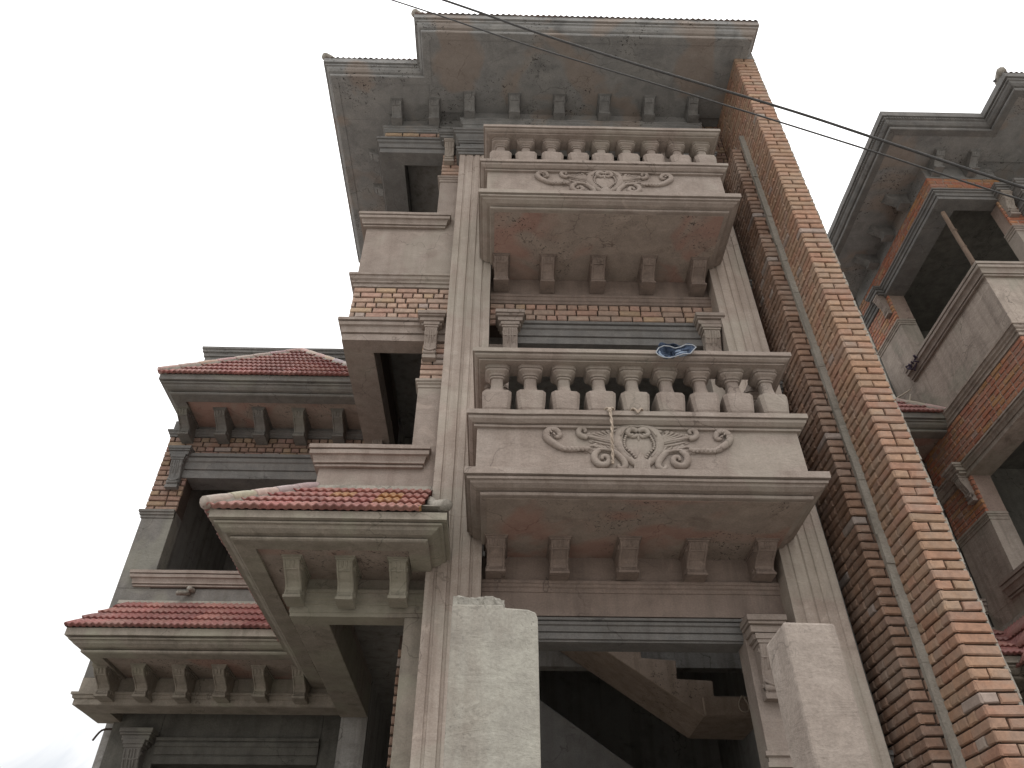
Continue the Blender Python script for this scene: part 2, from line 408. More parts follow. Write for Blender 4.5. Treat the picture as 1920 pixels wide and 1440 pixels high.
def ornament_mesh():
    """cartouche between leafy scrolls; drawn on a 1920x576 grid, centre x=945; out of the wall = -y"""
    mb = MB(); ku = .000858; kz = .00104
    def P(x, y, d=0): return ((x - 945) * ku, -d, (480 - y) * kz)
    def both(pts, rad, d=.006, fl=.85, res=4):
        for s in (1, -1):
            mb.tube([P(945 + s * (x - 945), y, d) for x, y in pts], [r * ku for r in rad], 8, ((0, 1, 0), fl), res=res)
    def dots(pts, r, d, fl=.6):
        for s in (1, -1):
            for (x, y) in pts: mb.ball(P(945 + s * (x - 945), y, d), r * ku, (1.25, fl, 1.05))
    # broad flat leaves
    both([(830, 215), (720, 196), (610, 182), (510, 168), (430, 142)], [34, 56, 54, 40, 16], .001, .30)
    both([(810, 255), (700, 240), (590, 224), (485, 206)], [30, 42, 38, 10], .001, .34)
    both([(810, 370), (745, 312), (650, 274), (560, 272), (485, 312)], [24, 42, 50, 44, 18], .001, .30)
    both([(520, 268), (470, 292), (452, 318)], [26, 34, 12], .002, .4)
    # leaf ribs, fanned out from the shield
    for k in range(6):
        both([(800 - 4 * k, 196 + 9 * k), (700 - 12 * k, 158 + 11 * k), (655 - 40 * k, 112 + 12 * k)], [8, 13, 6], .016, .6)
    both([(800, 240), (660, 205), (530, 182), (440, 160)], [9, 12, 12, 8], .018)
    both([(790, 268), (660, 246), (520, 214)], [8, 12, 6], .014)
    for k in range(5):
        both([(760 - 48 * k, 330 - 14 * k), (735 - 52 * k, 296 - 10 * k), (700 - 52 * k, 256 + 2 * k)], [7, 14, 7], .016, .6)
    both([(795, 385), (720, 318), (620, 292), (520, 300)], [8, 14, 14, 8], .020)
    dots([(672, 118), (628, 126), (584, 138), (540, 146), (498, 148)], 22, .004)
    dots([(735, 282), (690, 252), (645, 238), (598, 236), (552, 244)], 20, .006)
    # rolled leaf tips and volutes
    both([(480, 186), (425, 168), (402, 136), (416, 100), (450, 95), (468, 118), (450, 132)], [22, 28, 28, 26, 22, 17, 12], .010)
    both([(585, 288), (535, 330), (532, 385), (575, 425), (630, 420), (660, 385), (640, 350), (602, 352), (598, 380)], [24, 32, 34, 33, 32, 28, 24, 20, 14], .010)
    both([(700, 300), (752, 345), (790, 392), (796, 435), (765, 458), (735, 442), (742, 420)], [26, 32, 33, 30, 26, 20, 13], .010)
    # rope and far scroll
    both([(500, 282), (430, 284), (340, 292), (250, 282), (178, 244), (122, 202), (103, 158), (130, 116), (182, 108), (222, 136), (224, 172), (192, 176), (178, 152)], [20, 24, 25, 30, 36, 38, 37, 35, 32, 28, 24, 19, 12], .008)
    for x in (256, 296, 336, 376, 416, 450):
        both([(x - 22, 274), (x, 288), (x + 20, 308)], [10, 22, 9], .017)
    for (x, y) in ((148, 142), (176, 162), (160, 120), (128, 170)): both([(x - 8, y - 8), (x + 10, y + 8)], [10, 8], .026)
    # shield with its frame
    mb.ball(P(945, 232, -.002), 132 * ku, (1.05, .14, 1.30), seg=24, ring=12)
    both([(948, 80), (880, 76), (808, 106), (765, 165), (754, 230), (780, 305), (838, 370), (900, 420)], [34, 40, 44, 46, 46, 44, 40, 28], .004, .8)
    both([(948, 84), (884, 84), (820, 114), (780, 172)], [9, 12, 12, 9], .030)
    both([(772, 230), (796, 300), (850, 358)], [9, 12, 9], .026)
    both([(945, 126), (912, 108), (872, 110), (850, 140), (872, 162), (902, 152)], [22, 27, 27, 25, 20, 13], .020)
    both([(940, 150), (905, 172), (862, 168)], [16, 20, 11], .016)
    for i in range(11):
        t = i / 10; x = 832 - 22 * math.sin(math.pi * min(1, t * 1.25)) + 66 * max(0, t - .55) / .45; y = 168 + t * 190
        both([(x - 5, y - 7), (x + 5, y + 7)], [13, 13], .016, res=2)
    mb.ball(P(945, 48, .010), 36 * ku, (1.1, .6, 1.2)); mb.ball(P(945, 16, .008), 16 * ku, (1, .6, 1.2))
    both([(945, 72), (902, 56), (872, 42)], [22, 21, 10], .008)
    both([(872, 76), (810, 84), (758, 116), (720, 114)], [20, 27, 22, 12], .008)
    mb.tube([P(945, 150, .018), P(945, 208, .012)], [20 * ku, 8 * ku], 8, ((0, 1, 0), .6))
    for k in range(-4, 5):
        mb.tube([P(945 + k * 6, 295 + abs(k) * 14, .006), P(945 + k * 15, 380 + abs(k) * 4, .018), P(945 + k * 15, 440, .018), P(945 + k * 18, 480, .010)], [5 * ku, 14 * ku, 13 * ku, 13 * ku], 6, ((0, 1, 0), .7))
    return mb.mesh('ornament', [WARM])

# ------------------------------------------------------------------ profiles (out, z) built from the top down
def cornice(zt, zb, out, inset, back):
    """big eave cornice: fascia, bead, cove and lip, stepping inwards as it goes down"""
    h = zt - zb
    q = [(0, 0), (0, .36), (.22, .375), (.22, .42), (.13, .43), (.15, .51), (.25, .525), (.31, .65), (.47, .765), (.63, .79), (.72, .80), (.72, .855), (.60, .865), (.60, .95), (.66, 1)]
    return [(back, zt)] + [(out - a * inset, zt - b * h) for a, b in q] + [(out - inset, zt - h), (back, zt - h)]
def sill(zt, zb, p):
    h = zt - zb
    return [(-.05, zt), (p, zt), (p, zt - .20 * h), (p - .028, zt - .21 * h), (p - .028, zt - .25 * h), (p - .010, zt - .265 * h), (p - .012, zt - .47 * h), (p - .034, zt - .50 * h), (p * .5, zt - .74 * h), (p * .5, zt - .84 * h), (p * .22, zt - .85 * h), (p * .22, zt - .90 * h), (p * .36, zt - .91 * h), (p * .34, zb), (-.05, zb)]
def lint(zt, zb, p):
    h = zt - zb
    return [(-.05, zt), (p, zt), (p, zt - .13 * h), (p * .62, zt - .14 * h), (p * .62, zt - .18 * h), (p * .84, zt - .19 * h), (p * .8, zt - .33 * h), (p * .55, zt - .37 * h), (p * .46, zt - .58 * h), (p * .46, zt - .64 * h), (p * .18, zt - .65 * h), (p * .18, zt - .69 * h), (p * .30, zt - .70 * h), (p * .28, zb), (-.05, zb)]

BAL = baluster_mesh(); ORN = ornament_mesh()

def balcony(house, z, nb=9):
    """projecting balcony; z = its slab top"""
    mb = MB()
    e = 5.59
    mb.molding([(-.26, e), (-.26, 4.70), (2.48, 4.70), (2.48, e)], [(-.30, z + .012), (0, z + .012), (0, z - .045), (-.034, z - .046), (-.034, z - .056), (-.018, z - .058), (-.021, z - .077), (-.040, z - .079), (-.048, z - .098), (-.085, z - .118), (-.116, z - .121), (-.136, z - .122), (-.136, z - .133), (-.118, z - .135), (-.12, z - .156), (-.13, z - .160), (-.30, z - .160)], 0)
    mb.box(-.093, 2.313, 4.867, 5.797, z - .164, z - .002, 1)
    root = mb.build('balcony', [WARM, SOFF], house)
    p = MB()
    p.box(-.18, 2.36, 4.78, 4.90, z + .013, z + .44); p.box(-.18, -.06, 4.902, e, z + .013, z + .44); p.box(2.24, 2.36, 4.902, e, z + .013, z + .44)
    p.build('front_panel', [WARM], root, bevel=.006)
    q = MB(); zt = z + .555
    q.molding([(-.18, e), (-.18, 4.78), (2.36, 4.78), (2.36, e)], [(-.20, zt), (.085, zt), (.085, zt - .042), (.062, zt - .043), (.062, zt - .051), (.071, zt - .053), (.066, zt - .075), (.040, zt - .098), (.014, zt - .10), (.014, zt - .108), (.026, zt - .11), (.024, zt - .128), (-.02, zt - .13), (-.02, zt - .14), (-.20, zt - .14)])
    q.build('base_rail', [WARM], root)
    q = MB(); zt = z + 1.195
    q.molding([(-.15, e), (-.15, 4.76), (2.37, 4.76), (2.37, e)], [(-.17, zt), (.09, zt), (.09, zt - .04), (.066, zt - .041), (.066, zt - .048), (.075, zt - .05), (.068, zt - .064), (.05, zt - .076), (.022, zt - .078), (.022, zt - .083), (.034, zt - .085), (.03, zt - .092), (-.17, zt - .092)])
    q.build('handrail', [WARM], root)
    for i in range(nb):
        bo = link('baluster', BAL, root, (-.035 + i * .2865 + rnd.uniform(-.006, .006), 4.885 + rnd.uniform(-.004, .004), z + .553)); bo.rotation_euler.z = R(rnd.uniform(-3.5, 3.5)); bo.scale = (rnd.uniform(.97, 1.02), 1, 1)
    for x in (-.035, 2.257):
        for y in (5.15, 5.41): link('baluster', BAL, root, (x, y, z + .553))
    link('ornament', ORN, root, (1.085, 4.779, z + .03))
    for x in (-.015, .5, 1.06, 1.62, 2.18):
        console(root, 'bracket', (x, 5.797, z - .172), (.15, .36, .21), mat=INNW)
    return root

def column(house, x0, x1):
    w = x1 - x0; mb = MB()
    pts = [(x0, 5.85), (x0, 5.6)]
    for u, wd, dp in ((.17, .018, .012), (.40, .026, .016), (.60, .018, .012), (.80, .022, .014)):
        pts += [(x0 + u * w - .009, 5.6), (x0 + u * w - .004, 5.6 + dp), (x0 + u * w + wd * .6, 5.6 + dp * .9), (x0 + u * w + wd, 5.6)]
    pts += [(x1, 5.6), (x1, 5.85)]
    zs = [0 + i * .5 for i in range(20)] + [10.19]
    n = len(pts); v = []
    for z in zs:
        a = rnd.gauss(0, .0018); b = rnd.gauss(0, .0018)
        v += [(x + a + rnd.gauss(0, .0008), y + b, z) for x, y in pts]
    fs = [(i * n + k, i * n + (k + 1) % n, (i + 1) * n + (k + 1) % n, (i + 1) * n + k) for i in range(len(zs) - 1) for k in range(n)]
    mb.add(v, fs + [[(len(zs) - 1) * n + k for k in range(n)]])
    col = mb.build('column', [COLM], house)
    c = MB(); path = [(x0, 5.8), (x0, 5.6), (x1, 5.6), (x1, 5.8)]
    c.molding(path, [(-.05, 10.30), (.055, 10.30), (.055, 10.265), (.04, 10.262), (.04, 10.235), (.02, 10.23), (.02, 10.19), (-.05, 10.19)])
    c.molding(path, [(-.05, 10.43), (.012, 10.43), (.012, 10.302), (-.05, 10.302)])
    c.molding(path, [(-.05, 10.66), (.11, 10.66), (.11, 10.62), (.095, 10.615), (.095, 10.575), (.075, 10.57), (.07, 10.53), (.045, 10.49), (.045, 10.465), (.03, 10.46), (.03, 10.432), (-.05, 10.432)])
    c.build('capital', [GREY], col)
    return col

# ------------------------------------------------------------------ one terrace house
BASE = (-.6, 5.8, 0)
def lshape(mb, x0, x1, y0, y1, tf, tl, z0, z1, mi=0):
    mb.extrude([(x0, y0), (x1, y0), (x1, y0 + tf), (x0 + tl, y0 + tf), (x0 + tl, y1), (x0, y1)], lambda x, y: (x, y, z0), lambda x, y: (x, y, z1), mi)
def pier_cap(mb, x0, x1, y, zt, mi=0, left=False):
    mb.molding([(x0, y + .19), (x0, y), (x1, y)], [(-.03, zt), (.035, zt), (.035, zt - .03), (.022, zt - .033), (.022, zt - .058), (.01, zt - .062), (.01, zt - .10), (-.03, zt - .10)], mi)

def bay_b(H, wall, z, main, top=False, pal='pink', mort=None, sillz=True, plast=None):
    """one storey of the open corner bay: z = floor level. lintel, brick band, pier, sill on front and left side"""
    plast = plast or (WARM if main else NBR)
    L = [(-1.65, 8.445), (-1.65, 5.8), (-.577, 5.8)]
    zl0, zl1 = (z + 2.29, z + 2.57) if main else (z + 2.34, z + 2.51)
    rcs = .021 if main else .005
    lb = MB(); lb.molding(L, lint(zl1, zl0 + .001, .09)); lshape(lb, -1.648, -.577, 5.802, 8.44, .168, .288, zl0, zl1 - .002)
    lb.build('lintel', [plast], H)
    # brick band
    zb1 = z + ((2.81 if main else 2.88) if top else 3.12)
    bb = MB(); m2 = mort or MORT
    brickwork(bb, (-1.65, 5.8, 0), (1, 0, 0), (0, -1, 0), 1.073, zl1, zb1, pal, seed=int(z * 10), first=0, corner=5, phase=1, recess=rcs)
    brickwork(bb, (-1.65, 5.8, 0), (0, 1, 0), (-1, 0, 0), 2.645, zl1, zb1, pal, seed=int(z * 10) + 1, first=1, corner=5, recess=rcs)
    bb.box(-1.625, -.577, 5.825, 6.0, zl1, zb1, 1); bb.box(-1.625, -1.4, 6.0, 8.44, zl1, zb1, 1)
    bb.build('brick_band', [BRICK, m2], H)
    # pier at the column: brick over a plaster foot
    pb = MB()
    brickwork(pb, (-.82, 5.8, 0), (1, 0, 0), (0, -1, 0), .243, z + 1.77, zl0, pal, seed=int(z * 10) + 2, recess=rcs)
    pb.box(-.795, -.577, 5.825, 6.02, z + 1.77, zl0, 1)
    pb.build('brick_pier', [BRICK, m2], H); pb = MB()
    brickwork(pb, (-1.65, 7.66, 0), (0, 1, 0), (-1, 0, 0), .785, z + 1.77, zl0, pal, seed=int(z * 10) + 3, recess=rcs)
    pb.box(-1.625, -1.38, 7.665, 8.44, z + 1.77, zl0, 1)
    pb.build('brick_pier', [BRICK, m2], H)
    pf = MB(); pf.box(-.822, -.577, 5.8, 6.02, z + .70, z + 1.77); pier_cap(pf, -.822, -.578, 5.8, z + 1.775); pf.build('pier_base', [WARM], H, bevel=.004)
    pf = MB(); pf.box(-1.652, -1.38, 7.66, 8.44, z + .70, z + 1.77)
    pf.molding([(-1.652, 8.44), (-1.652, 7.66), (-1.40, 7.66)], [(-.03, z + 1.775), (.035, z + 1.775), (.035, z + 1.745), (.022, z + 1.742), (.022, z + 1.717), (.01, z + 1.713), (.01, z + 1.675), (-.03, z + 1.675)])
    pf.build('pier_base', [WARM if main else NBR], H, bevel=.004)
    # capitals
    cb = MB(); capital_block(cb, -.735, 5.80, zl1 + .012, .30, .20, .15)
    c1 = cb.build('capital', [plast], H, bevel=.005)
    console(c1, 'console', (-.735, 5.797, zl1 - .145), (.125, .13, .38))
    if not main:
        cb = MB()
        for (a, b, t0, t1) in ((.5, 1.0, 0, -.28), (.47, .92, -.28, -.42), (.42, .8, -.42, -.75), (.36, .62, -.75, -1)):
            cb.box(-1.65 - .2 * b, -1.65, 7.78 - .32 * a, 7.78 + .32 * a, zl1 + .012 + t1 * .15, zl1 + .012 + t0 * .15 - (.0005 if t0 else 0))
        c1 = cb.build('capital', [plast], H, bevel=.005)
        console(c1, 'console', (-1.648, 7.78, zl1 - .145), (.125, .13, .38), 'left')
    else:
        cb = MB(); capital_block(cb, -1.50, 7.66, zl1 - .02, .30, .16, .13)
        c1 = cb.build('capital', [plast], H, bevel=.005)
        console(c1, 'console', (-1.50, 7.657, zl1 - .15), (.125, .13, .38))
    # sill
    s = MB(); s.molding([(-1.65, 7.9), (-1.65, 5.8), (-.735, 5.8), (-.735, 5.95)], sill(z + .91, z + .705, .10))
    lshape(s, -1.64, -.83, 5.81, 7.65, .19, .26, z + .71, z + .905)
    s.build('window_sill', [WARM], H)
    if not top:
        s = MB(); s.molding(L, [(-.03, z + 3.295), (.075, z + 3.295), (.075, z + 3.265), (.06, z + 3.26), (.055, z + 3.22), (.035, z + 3.20), (.035, z + 3.175), (.018, z + 3.17), (.018, z + 3.12), (-.03, z + 3.12)])
        s.build('string_course', [plast], H)

def canopy_b(H, z, main):
    """tiled canopy that wraps the corner bay; z = eave height"""
    xl, yf = -2.15, 4.95
    path = [(xl, 8.44), (xl, yf), (-.385, yf), (-.385, 5.595)] if main else [(xl, 8.44), (xl, yf), (.2, yf)]
    mb = MB(); mb.molding(path, cornice(z, z - .165, 0, .24, -.30))
    xr = -.53 if main else .2
    mb.box(-1.85, xr, 5.21, 5.60, z - .145, z - .01, 1); mb.box(-1.85, -.578 if main else .2, 5.602, 5.798, z - .145, z - .01, 1)
    mb.box(-1.85, -1.652, 5.80, 8.44, z - .145, z - .01, 1)
    root = mb.build('tiled_canopy', [OLIVE, SOFF], H)
    rise, run, runl = .70, .85, .50
    h0 = Vector((xl - .02, yf - .02, z + .005)); h1 = Vector((-1.65, 5.8, z + rise + .02))
    hd = h1 - h0
    sf = Vector((0, run, rise)); sl = Vector((runl, 0, rise))
    # vertical clip plane through the hip line
    no = Vector((hd.y, -hd.x, 0)).normalized()     # points to the front/right side
    tiles('roof_tiles', root, (xl - .02, yf - .02, z + .01), (1, 0, 0), (-.577 - xl + .02) if main else 3.0, sf, sf.length, [(h0, -no)], seed=11, gold=.08)
    tiles('roof_tiles', root, (xl - .02, yf - .02, z + .01), (0, 1, 0), 3.5, sl, sl.length, [(h0, no)], seed=12)
    ridge(root, h0 + Vector((-.02, -.02, .03)), h1 + Vector((0, 0, .02)), 5)
    f = MB(); f.molding([(-1.65, 8.44), (-1.65, 5.8), (-.578, 5.8)], [(-.01, z + rise + .06), (.03, z + rise + .05), (.05, z + rise - .01), (-.01, z + rise - .04)], jit=.004)
    if main:
        pts = [(-.575, 5.60, z + .50), (-.49, 5.36, z + .24), (-.40, 5.05, z + .07), (-.35, 4.90, z + .03)]
        f.add([(-.577, 5.6, z + .46), (-.64, 4.94, z + .055), (-.375, 4.94, z + .045), (-.40, 5.58, z + .04), (-.577, 5.6, z)], [(0, 1, 2), (0, 2, 3), (1, 4, 3, 2), (0, 3, 4), (0, 4, 1)])
    if main: f.tube([(-.575, 5.50, z + .42), (-.52, 5.28, z + .24), (-.45, 5.06, z + .11), (-.385, 4.93, z + .055)], [.05, .06, .06, .045], 9)
    f.build('mortar_flashing', [MORTG], root)
    if main:
        for x in (-1.6, -1.19, -.78): console(root, 'bracket', (x, 5.748, z - .157), (.13, .36, .25), mat=OLIVE)
    return root

NBR = plaster('grimy brown plaster', (.43, .36, .31), (.39, .335, .285), seed=17, stain=(.13, .105, .09), stain_amt=.6, patch=(.25, .25, .20), patch_amt=.35)
NB = []
def build_house(shift, main, label):
    H = empty('terrace_house', BASE, (*shift, 0 if main else .05))
    tag(H, label, 'house', 'unfinished brick and concrete terrace houses')
    pal, mort = ('pink', MORT) if main else ('red', MORTL)
    F1, F2 = 4.73, 8.19
    # ---- carcass: slabs, back and side walls, partitions
    c = MB()
    for z in (4.44, 7.93):
        c.box(-4.45, -1.40, 8.72, 11, z, z + .24)
        if z < 5: c.box(-1.38, 3.0, 6.03, 7.3, z + .002, z + .242); c.box(-1.38, -.15, 7.302, 11, z + .002, z + .242)
        else: c.box(-1.38, 3.0, 6.03, 11, z + .002, z + .242)
    c.box(-1.64, 3.0, 6.03, 11, 11.402, 11.602)
    c.box(-1.64, 3.27, 11.002, 11.2, 0, 11.62); c.box(-4.5, -1.642, 11.002, 11.2, 0, 8.2)
    c.box(-4.5, -4.3, 9.3, 10.998, 0, 4.40); c.box(-4.5, -4.3, 8.705, 10.998, 4.70, 7.9)
    for z0, z1 in ((4.70, 7.92), (8.18, 11.39)):
        c.box(-1.359, 3.04, 8.75, 8.9, z0, z1)
    c.box(-1.64, -1.36, 8.46, 10.99, 0, 11.39)
    c.box(3.05, 3.27, 5.9, 10.99, 0, 11.39)
    c.box(-1.358, 2.9, 6.04, 8.74, 10.80, 10.90)
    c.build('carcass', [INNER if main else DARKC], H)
    # ---- bay B walls
    w = MB()
    for zb, zt in ((F1 - .37, F1 + .706), (F2 - .17, F2 + .706)):
        w = MB(); lshape(w, -1.65, -.577, 5.8, 8.44, .168, .29, zb, zt); wl = w.build('bay_wall', [WARM if main else NBR], H, bevel=.006)
    w = MB()
    # ground-floor beam of bay B
    lshape(w, -1.65, -.577, 5.8, 8.44, .17, .29, 4.03, F1 - .372); w.build('bay_beam', [OLIVE if main else WARM], H, bevel=.006)
    w = MB(); w.box(-.735, -.577, 5.8, 6.1, 0, 4.028); w.build('pier', [OLIVE], H, bevel=.006)
    m = MB()
    m.molding([(-1.65, 8.44), (-1.65, 5.8), (-.577, 5.8)], [(-.03, 4.235), (.055, 4.235), (.055, 4.21), (.04, 4.205), (.035, 4.17), (.018, 4.15), (.018, 4.125), (.008, 4.12), (.008, 4.06), (-.03, 4.06)])
    m.build('string_course', [OLIVE], H)
    bay_b(H, wl, F1, main, pal=pal, mort=mort); bay_b(H, wl, F2, main, top=True, pal=pal, mort=mort, plast=GREY)
    fz = MB(); lshape(fz, -1.65, -.577, 5.8, 8.44, .17, .29, 11.002 if main else 11.072, 11.34)
    if main: fz.molding([(-1.65, 8.44), (-1.65, 5.8), (-.577, 5.8)], [(-.02, 11.10), (.05, 11.10), (.05, 11.075), (.03, 11.07), (.03, 11.035), (.015, 11.03), (.015, 11.002), (-.02, 11.002)])
    fz.build('frieze', [EAVE], H)
    canopy_b(H, 4.49, main)
    # ---- top eave with its moulded cornice
    e = MB()
    xr = 3.297
    pth = [(-2.47, 8.6), (-2.47, 5.05), (-1.2, 5.05), (-1.2, 4.43), (xr, 4.43), (xr, 4.795)] if main else [(-2.47, 8.6), (-2.47, 5.05), (-1.0, 5.05), (-1.0, 4.43), (.9, 4.43)]
    e.molding(pth, cornice(11.60, 11.31, 0, .16, -.2))
    xn = pth[2][0]; xe = 3.28 if main else .9
    e.box(-2.30, xn + .16, 5.22, 5.798, 11.316, 11.55, 1); e.box(xn + .162, xe - .16 if main else xe, 4.60, 5.66, 11.316, 11.55, 1)
    e.box(-2.30, -1.652, 5.80, 8.6, 11.316, 11.55, 1); e.box(xn + .162, 3.28 if main else .9, 5.662, 8.6, 11.345, 11.55, 1)
    e.box(-1.65, xn + .16, 5.80, 6.2, 11.345, 11.55, 1)
    if main: e.box(3.122, 3.29, 4.80, 5.66, 11.33, 11.55, 1)
    er = e.build('eave', [EAVE if main else GREY, EAVE], H)
    s1 = Vector((0, .8, .62))
    if main:
        tiles('roof_tiles', er, (-1.19, 4.445, 11.585), (1, 0, 0), 4.48, s1, s1.length, seed=21, wave=.075, lift=.02, pal=TGREY)
        tiles('roof_tiles', er, (-2.46, 5.065, 11.585), (1, 0, 0), 1.30, s1, .3, seed=22, wave=.075, lift=.02, pal=TGREY)
        for p in ((-1.21, 4.43), (-2.48, 5.04)):
            k = MB(); k.tube([(p[0] + .2, p[1] + .25, 11.80), (p[0] + .05, p[1] + .06, 11.67), (p[0], p[1], 11.63)], [.06, .06, .05], 8); k.build('hip_ridge', [MORTG], er)
        for x in (-.49, .13, .75, 1.37, 1.99, 2.6): console(er, 'bracket', (x, 5.655, 11.304), (.14, .30, .20), mat=EBR)
    else:
        tiles('roof_tiles', er, (-.99, 4.445, 11.585), (1, 0, 0), 1.8, s1, .26, seed=23, wave=.075, lift=.02, pal=TGREY)
        k = MB(); p = (-1.01, 4.43); k.tube([(p[0] + .2, p[1] + .25, 11.82), (p[0] + .05, p[1] + .06, 11.68), (p[0], p[1], 11.64)], [.075, .07, .06], 8); k.build('hip_ridge', [MORTG], er)
        # egg-and-dart beads under the lip
        k = MB()
        n = 34
        for i in range(n): k.ball((-2.40 + i * 1.30 / n, 5.075, 11.465), .016, (1.2, 1, 1), seg=6, ring=4)
        for i in range(90): k.ball((-2.445, 5.12 + i * .038, 11.465), .016, (1, 1.2, 1), seg=6, ring=4)
        k.build('bead_course', [GREY], er)
    for x in (-1.5, -.98): console(er, 'bracket', (x, 5.797, 11.304), (.13, .33, .20), mat=EBR)
    for y in (6.35, 6.95, 7.55): console(er, 'bracket', (-1.652, y, 11.304), (.13, .33, .20), 'left', mat=EBR)
    # ---- bay C (set back, on the left)
    cz = MB()
    cz.box(-4.5, -1.66, 8.45, 8.7, 4.42, 5.46); cz.box(-4.5, -4.1, 8.45, 8.7, 5.46, 6.40)
    cz.build('rear_wall', [CGREY], H, bevel=.006); cz = MB(); cz.box(-1.9, -1.66, 8.45, 8.7, 5.46, 6.99)
    cz.build('pier', [CGREY], H, bevel=.006)
    s = MB(); s.molding([(-4.27, 8.5), (-4.27, 8.45), (-1.66, 8.45)], sill(5.655, 5.475, .09)); s.box(-4.2, -1.67, 8.46, 8.72, 5.48, 5.65); s.build('window_sill', [WARM], H)
    b = MB()
    brickwork(b, (-4.5, 8.45, 0), (1, 0, 0), (0, -1, 0), .40, 6.50, 7.345, 'brown' if main else pal, seed=31)
    b.box(-4.475, -4.1, 8.475, 8.7, 6.50, 7.345, 1)
    b.build('brick_pier', [BRICK, mort], H)
    p = MB(); p.box(-4.5, -4.1, 8.45, 8.7, 6.398, 6.50); p.molding([(-4.5, 8.6), (-4.5, 8.45), (-4.1, 8.45)], [(-.02, 6.505), (.045, 6.505), (.045, 6.475), (.03, 6.47), (.03, 6.44), (.012, 6.435), (.012, 6.40), (-.02, 6.40)]); p.build('pier_base', [CGREY], H)
    l = MB(); l.molding([(-4.2, 8.45), (-1.66, 8.45)], lint(7.345, 6.99, .08)); l.box(-4.1, -1.66, 8.452, 8.72, 6.99, 7.34); l.build('lintel', [GREY], H)
    b = MB(); brickwork(b, (-4.5, 8.45, 0), (1, 0, 0), (0, -1, 0), 2.84, 7.347, 7.66, 'brown' if main else pal, seed=33, phase=1); b.box(-4.475, -1.66, 8.475, 8.7, 7.347, 7.66, 1); b.build('brick_band', [BRICK, mort], H)
    cb = MB(); capital_block(cb, -4.24, 8.45, 7.40, .30, .18, .16); c1 = cb.build('capital', [GREY], H, bevel=.005)
    console(c1, 'console', (-4.235, 8.447, 7.23), (.15, .13, .42), mat=GREY)
    f = MB(); f.box(-4.5, -1.66, 8.45, 8.7, 7.662, 7.93); f.molding([(-4.5, 8.6), (-4.5, 8.45), (-1.66, 8.45)], [(-.02, 7.76), (.05, 7.76), (.05, 7.735), (.035, 7.73), (.03, 7.70), (.012, 7.69), (.012, 7.662), (-.02, 7.662)]); f.build('frieze', [GREY], H)
    f = MB(); f.box(-4.5, -1.66, 8.61, 8.75, 8.0, 9.40); f.molding([(-4.5, 8.75), (-4.5, 8.61), (-1.66, 8.61)], [(-.02, 9.44), (.06, 9.44), (.06, 9.40), (.045, 9.395), (.045, 9.35), (.02, 9.34), (.02, 9.28), (-.02, 9.28)]); f.build('parapet', [GREY], H)
    # hipped tiled roof over its window
    r = MB(); r.molding([(-4.45, 8.445), (-4.45, 7.55), (-1.665, 7.55)], cornice(8.02, 7.80, 0, .22, -.3)); r.box(-4.16, -1.665, 7.84, 8.448, 7.83, 8.0, 1)
    ro = r.build('hip_roof', [CGREY, SOFF], H)
    ap = Vector((-3.03, 8.5, 9.33)); el = Vector((-4.47, 7.53, 8.03)); erx = Vector((-1.66, 7.53, 8.03))
    sd = Vector((0, ap.y - el.y, ap.z - el.z))
    nl = Vector((-(ap.y - el.y), ap.x - el.x, 0)); nrr = Vector((ap.y - erx.y, -(ap.x - erx.x), 0))
    tiles('roof_tiles', ro, el, (1, 0, 0), 2.81, sd, sd.length, [(el, nl.normalized()), (erx, nrr.normalized())], course=.2, seed=41)
    ridge(ro, el + Vector((0, 0, .03)), ap, 8, .05); ridge(ro, ap, erx + Vector((0, .02, .04)), 8, .05)
    bk = MB(); bk.add([el + Vector((.02, .02, -.01)), erx + Vector((-.02, .02, -.01)), ap + Vector((0, 0, -.05)), Vector((-4.45, 8.6, 8.02)), Vector((-1.68, 8.6, 8.02))], [(0, 1, 2), (0, 2, 3), (1, 4, 2)]); bk.build('roof_slab', [MORTG], ro)
    for x in (-4.24, -3.75, -3.23, -2.70, -2.18): console(ro, 'bracket', (x, 8.447, 7.815), (.14, .45, .26), mat=CGREY)
    # lower tiled canopy of bay C
    r = MB(); r.molding([(-4.34, 8.445), (-4.34, 7.5), (-1.665, 7.5)], cornice(4.60, 4.40, 0, .24, -.3)); r.box(-4.03, -1.665, 7.81, 8.448, 4.425, 4.58, 1)
    cr = r.build('tiled_canopy', [OLIVE, SOFF], H)
    s1 = Vector((0, .95, .66)); h0 = Vector((-4.36, 7.48, 4.61)); h1 = Vector((-4.5 + .45, 8.45, 5.27))
    tiles('roof_tiles', cr, h0, (1, 0, 0), 2.69, s1, s1.length, [(h0, Vector((-1, .0, .10)))], course=.27, seed=42)
    bk = MB(); bk.add([h0, (-1.66, 7.48, 4.61), (-1.66, 8.45, 5.26), (-4.36, 8.45, 5.26), (-4.36, 8.45, 4.61)], [(0, 1, 2, 3), (0, 3, 4)])
    bk.molding([(-4.40, 8.45), (-1.66, 8.45)], [(-.01, 5.31), (.03, 5.30), (.05, 5.25), (-.01, 5.22)]); bk.build('mortar_flashing', [MORTG], cr)
    for x in (-4.15, -3.75, -3.33, -2.91, -2.50, -2.08): console(cr, 'bracket', (x, 8.447, 4.41), (.13, .42, .24), mat=OLIVE)
    f = MB(); f.box(-4.5, -1.66, 8.45, 8.72, 4.13, 4.42); f.box(-4.5, -4.22, 8.722, 9.10, 4.13, 4.42); f.box(-4.2, -1.66, 8.74, 10.98, 4.30, 4.43)
    f.molding([(-4.5, 8.7), (-4.5, 8.45), (-1.66, 8.45)], [(-.02, 4.26), (.05, 4.26), (.05, 4.235), (.035, 4.23), (.03, 4.20), (.012, 4.19), (.012, 4.135), (-.02, 4.135)])
    f.build('frieze', [OLIVE], H)
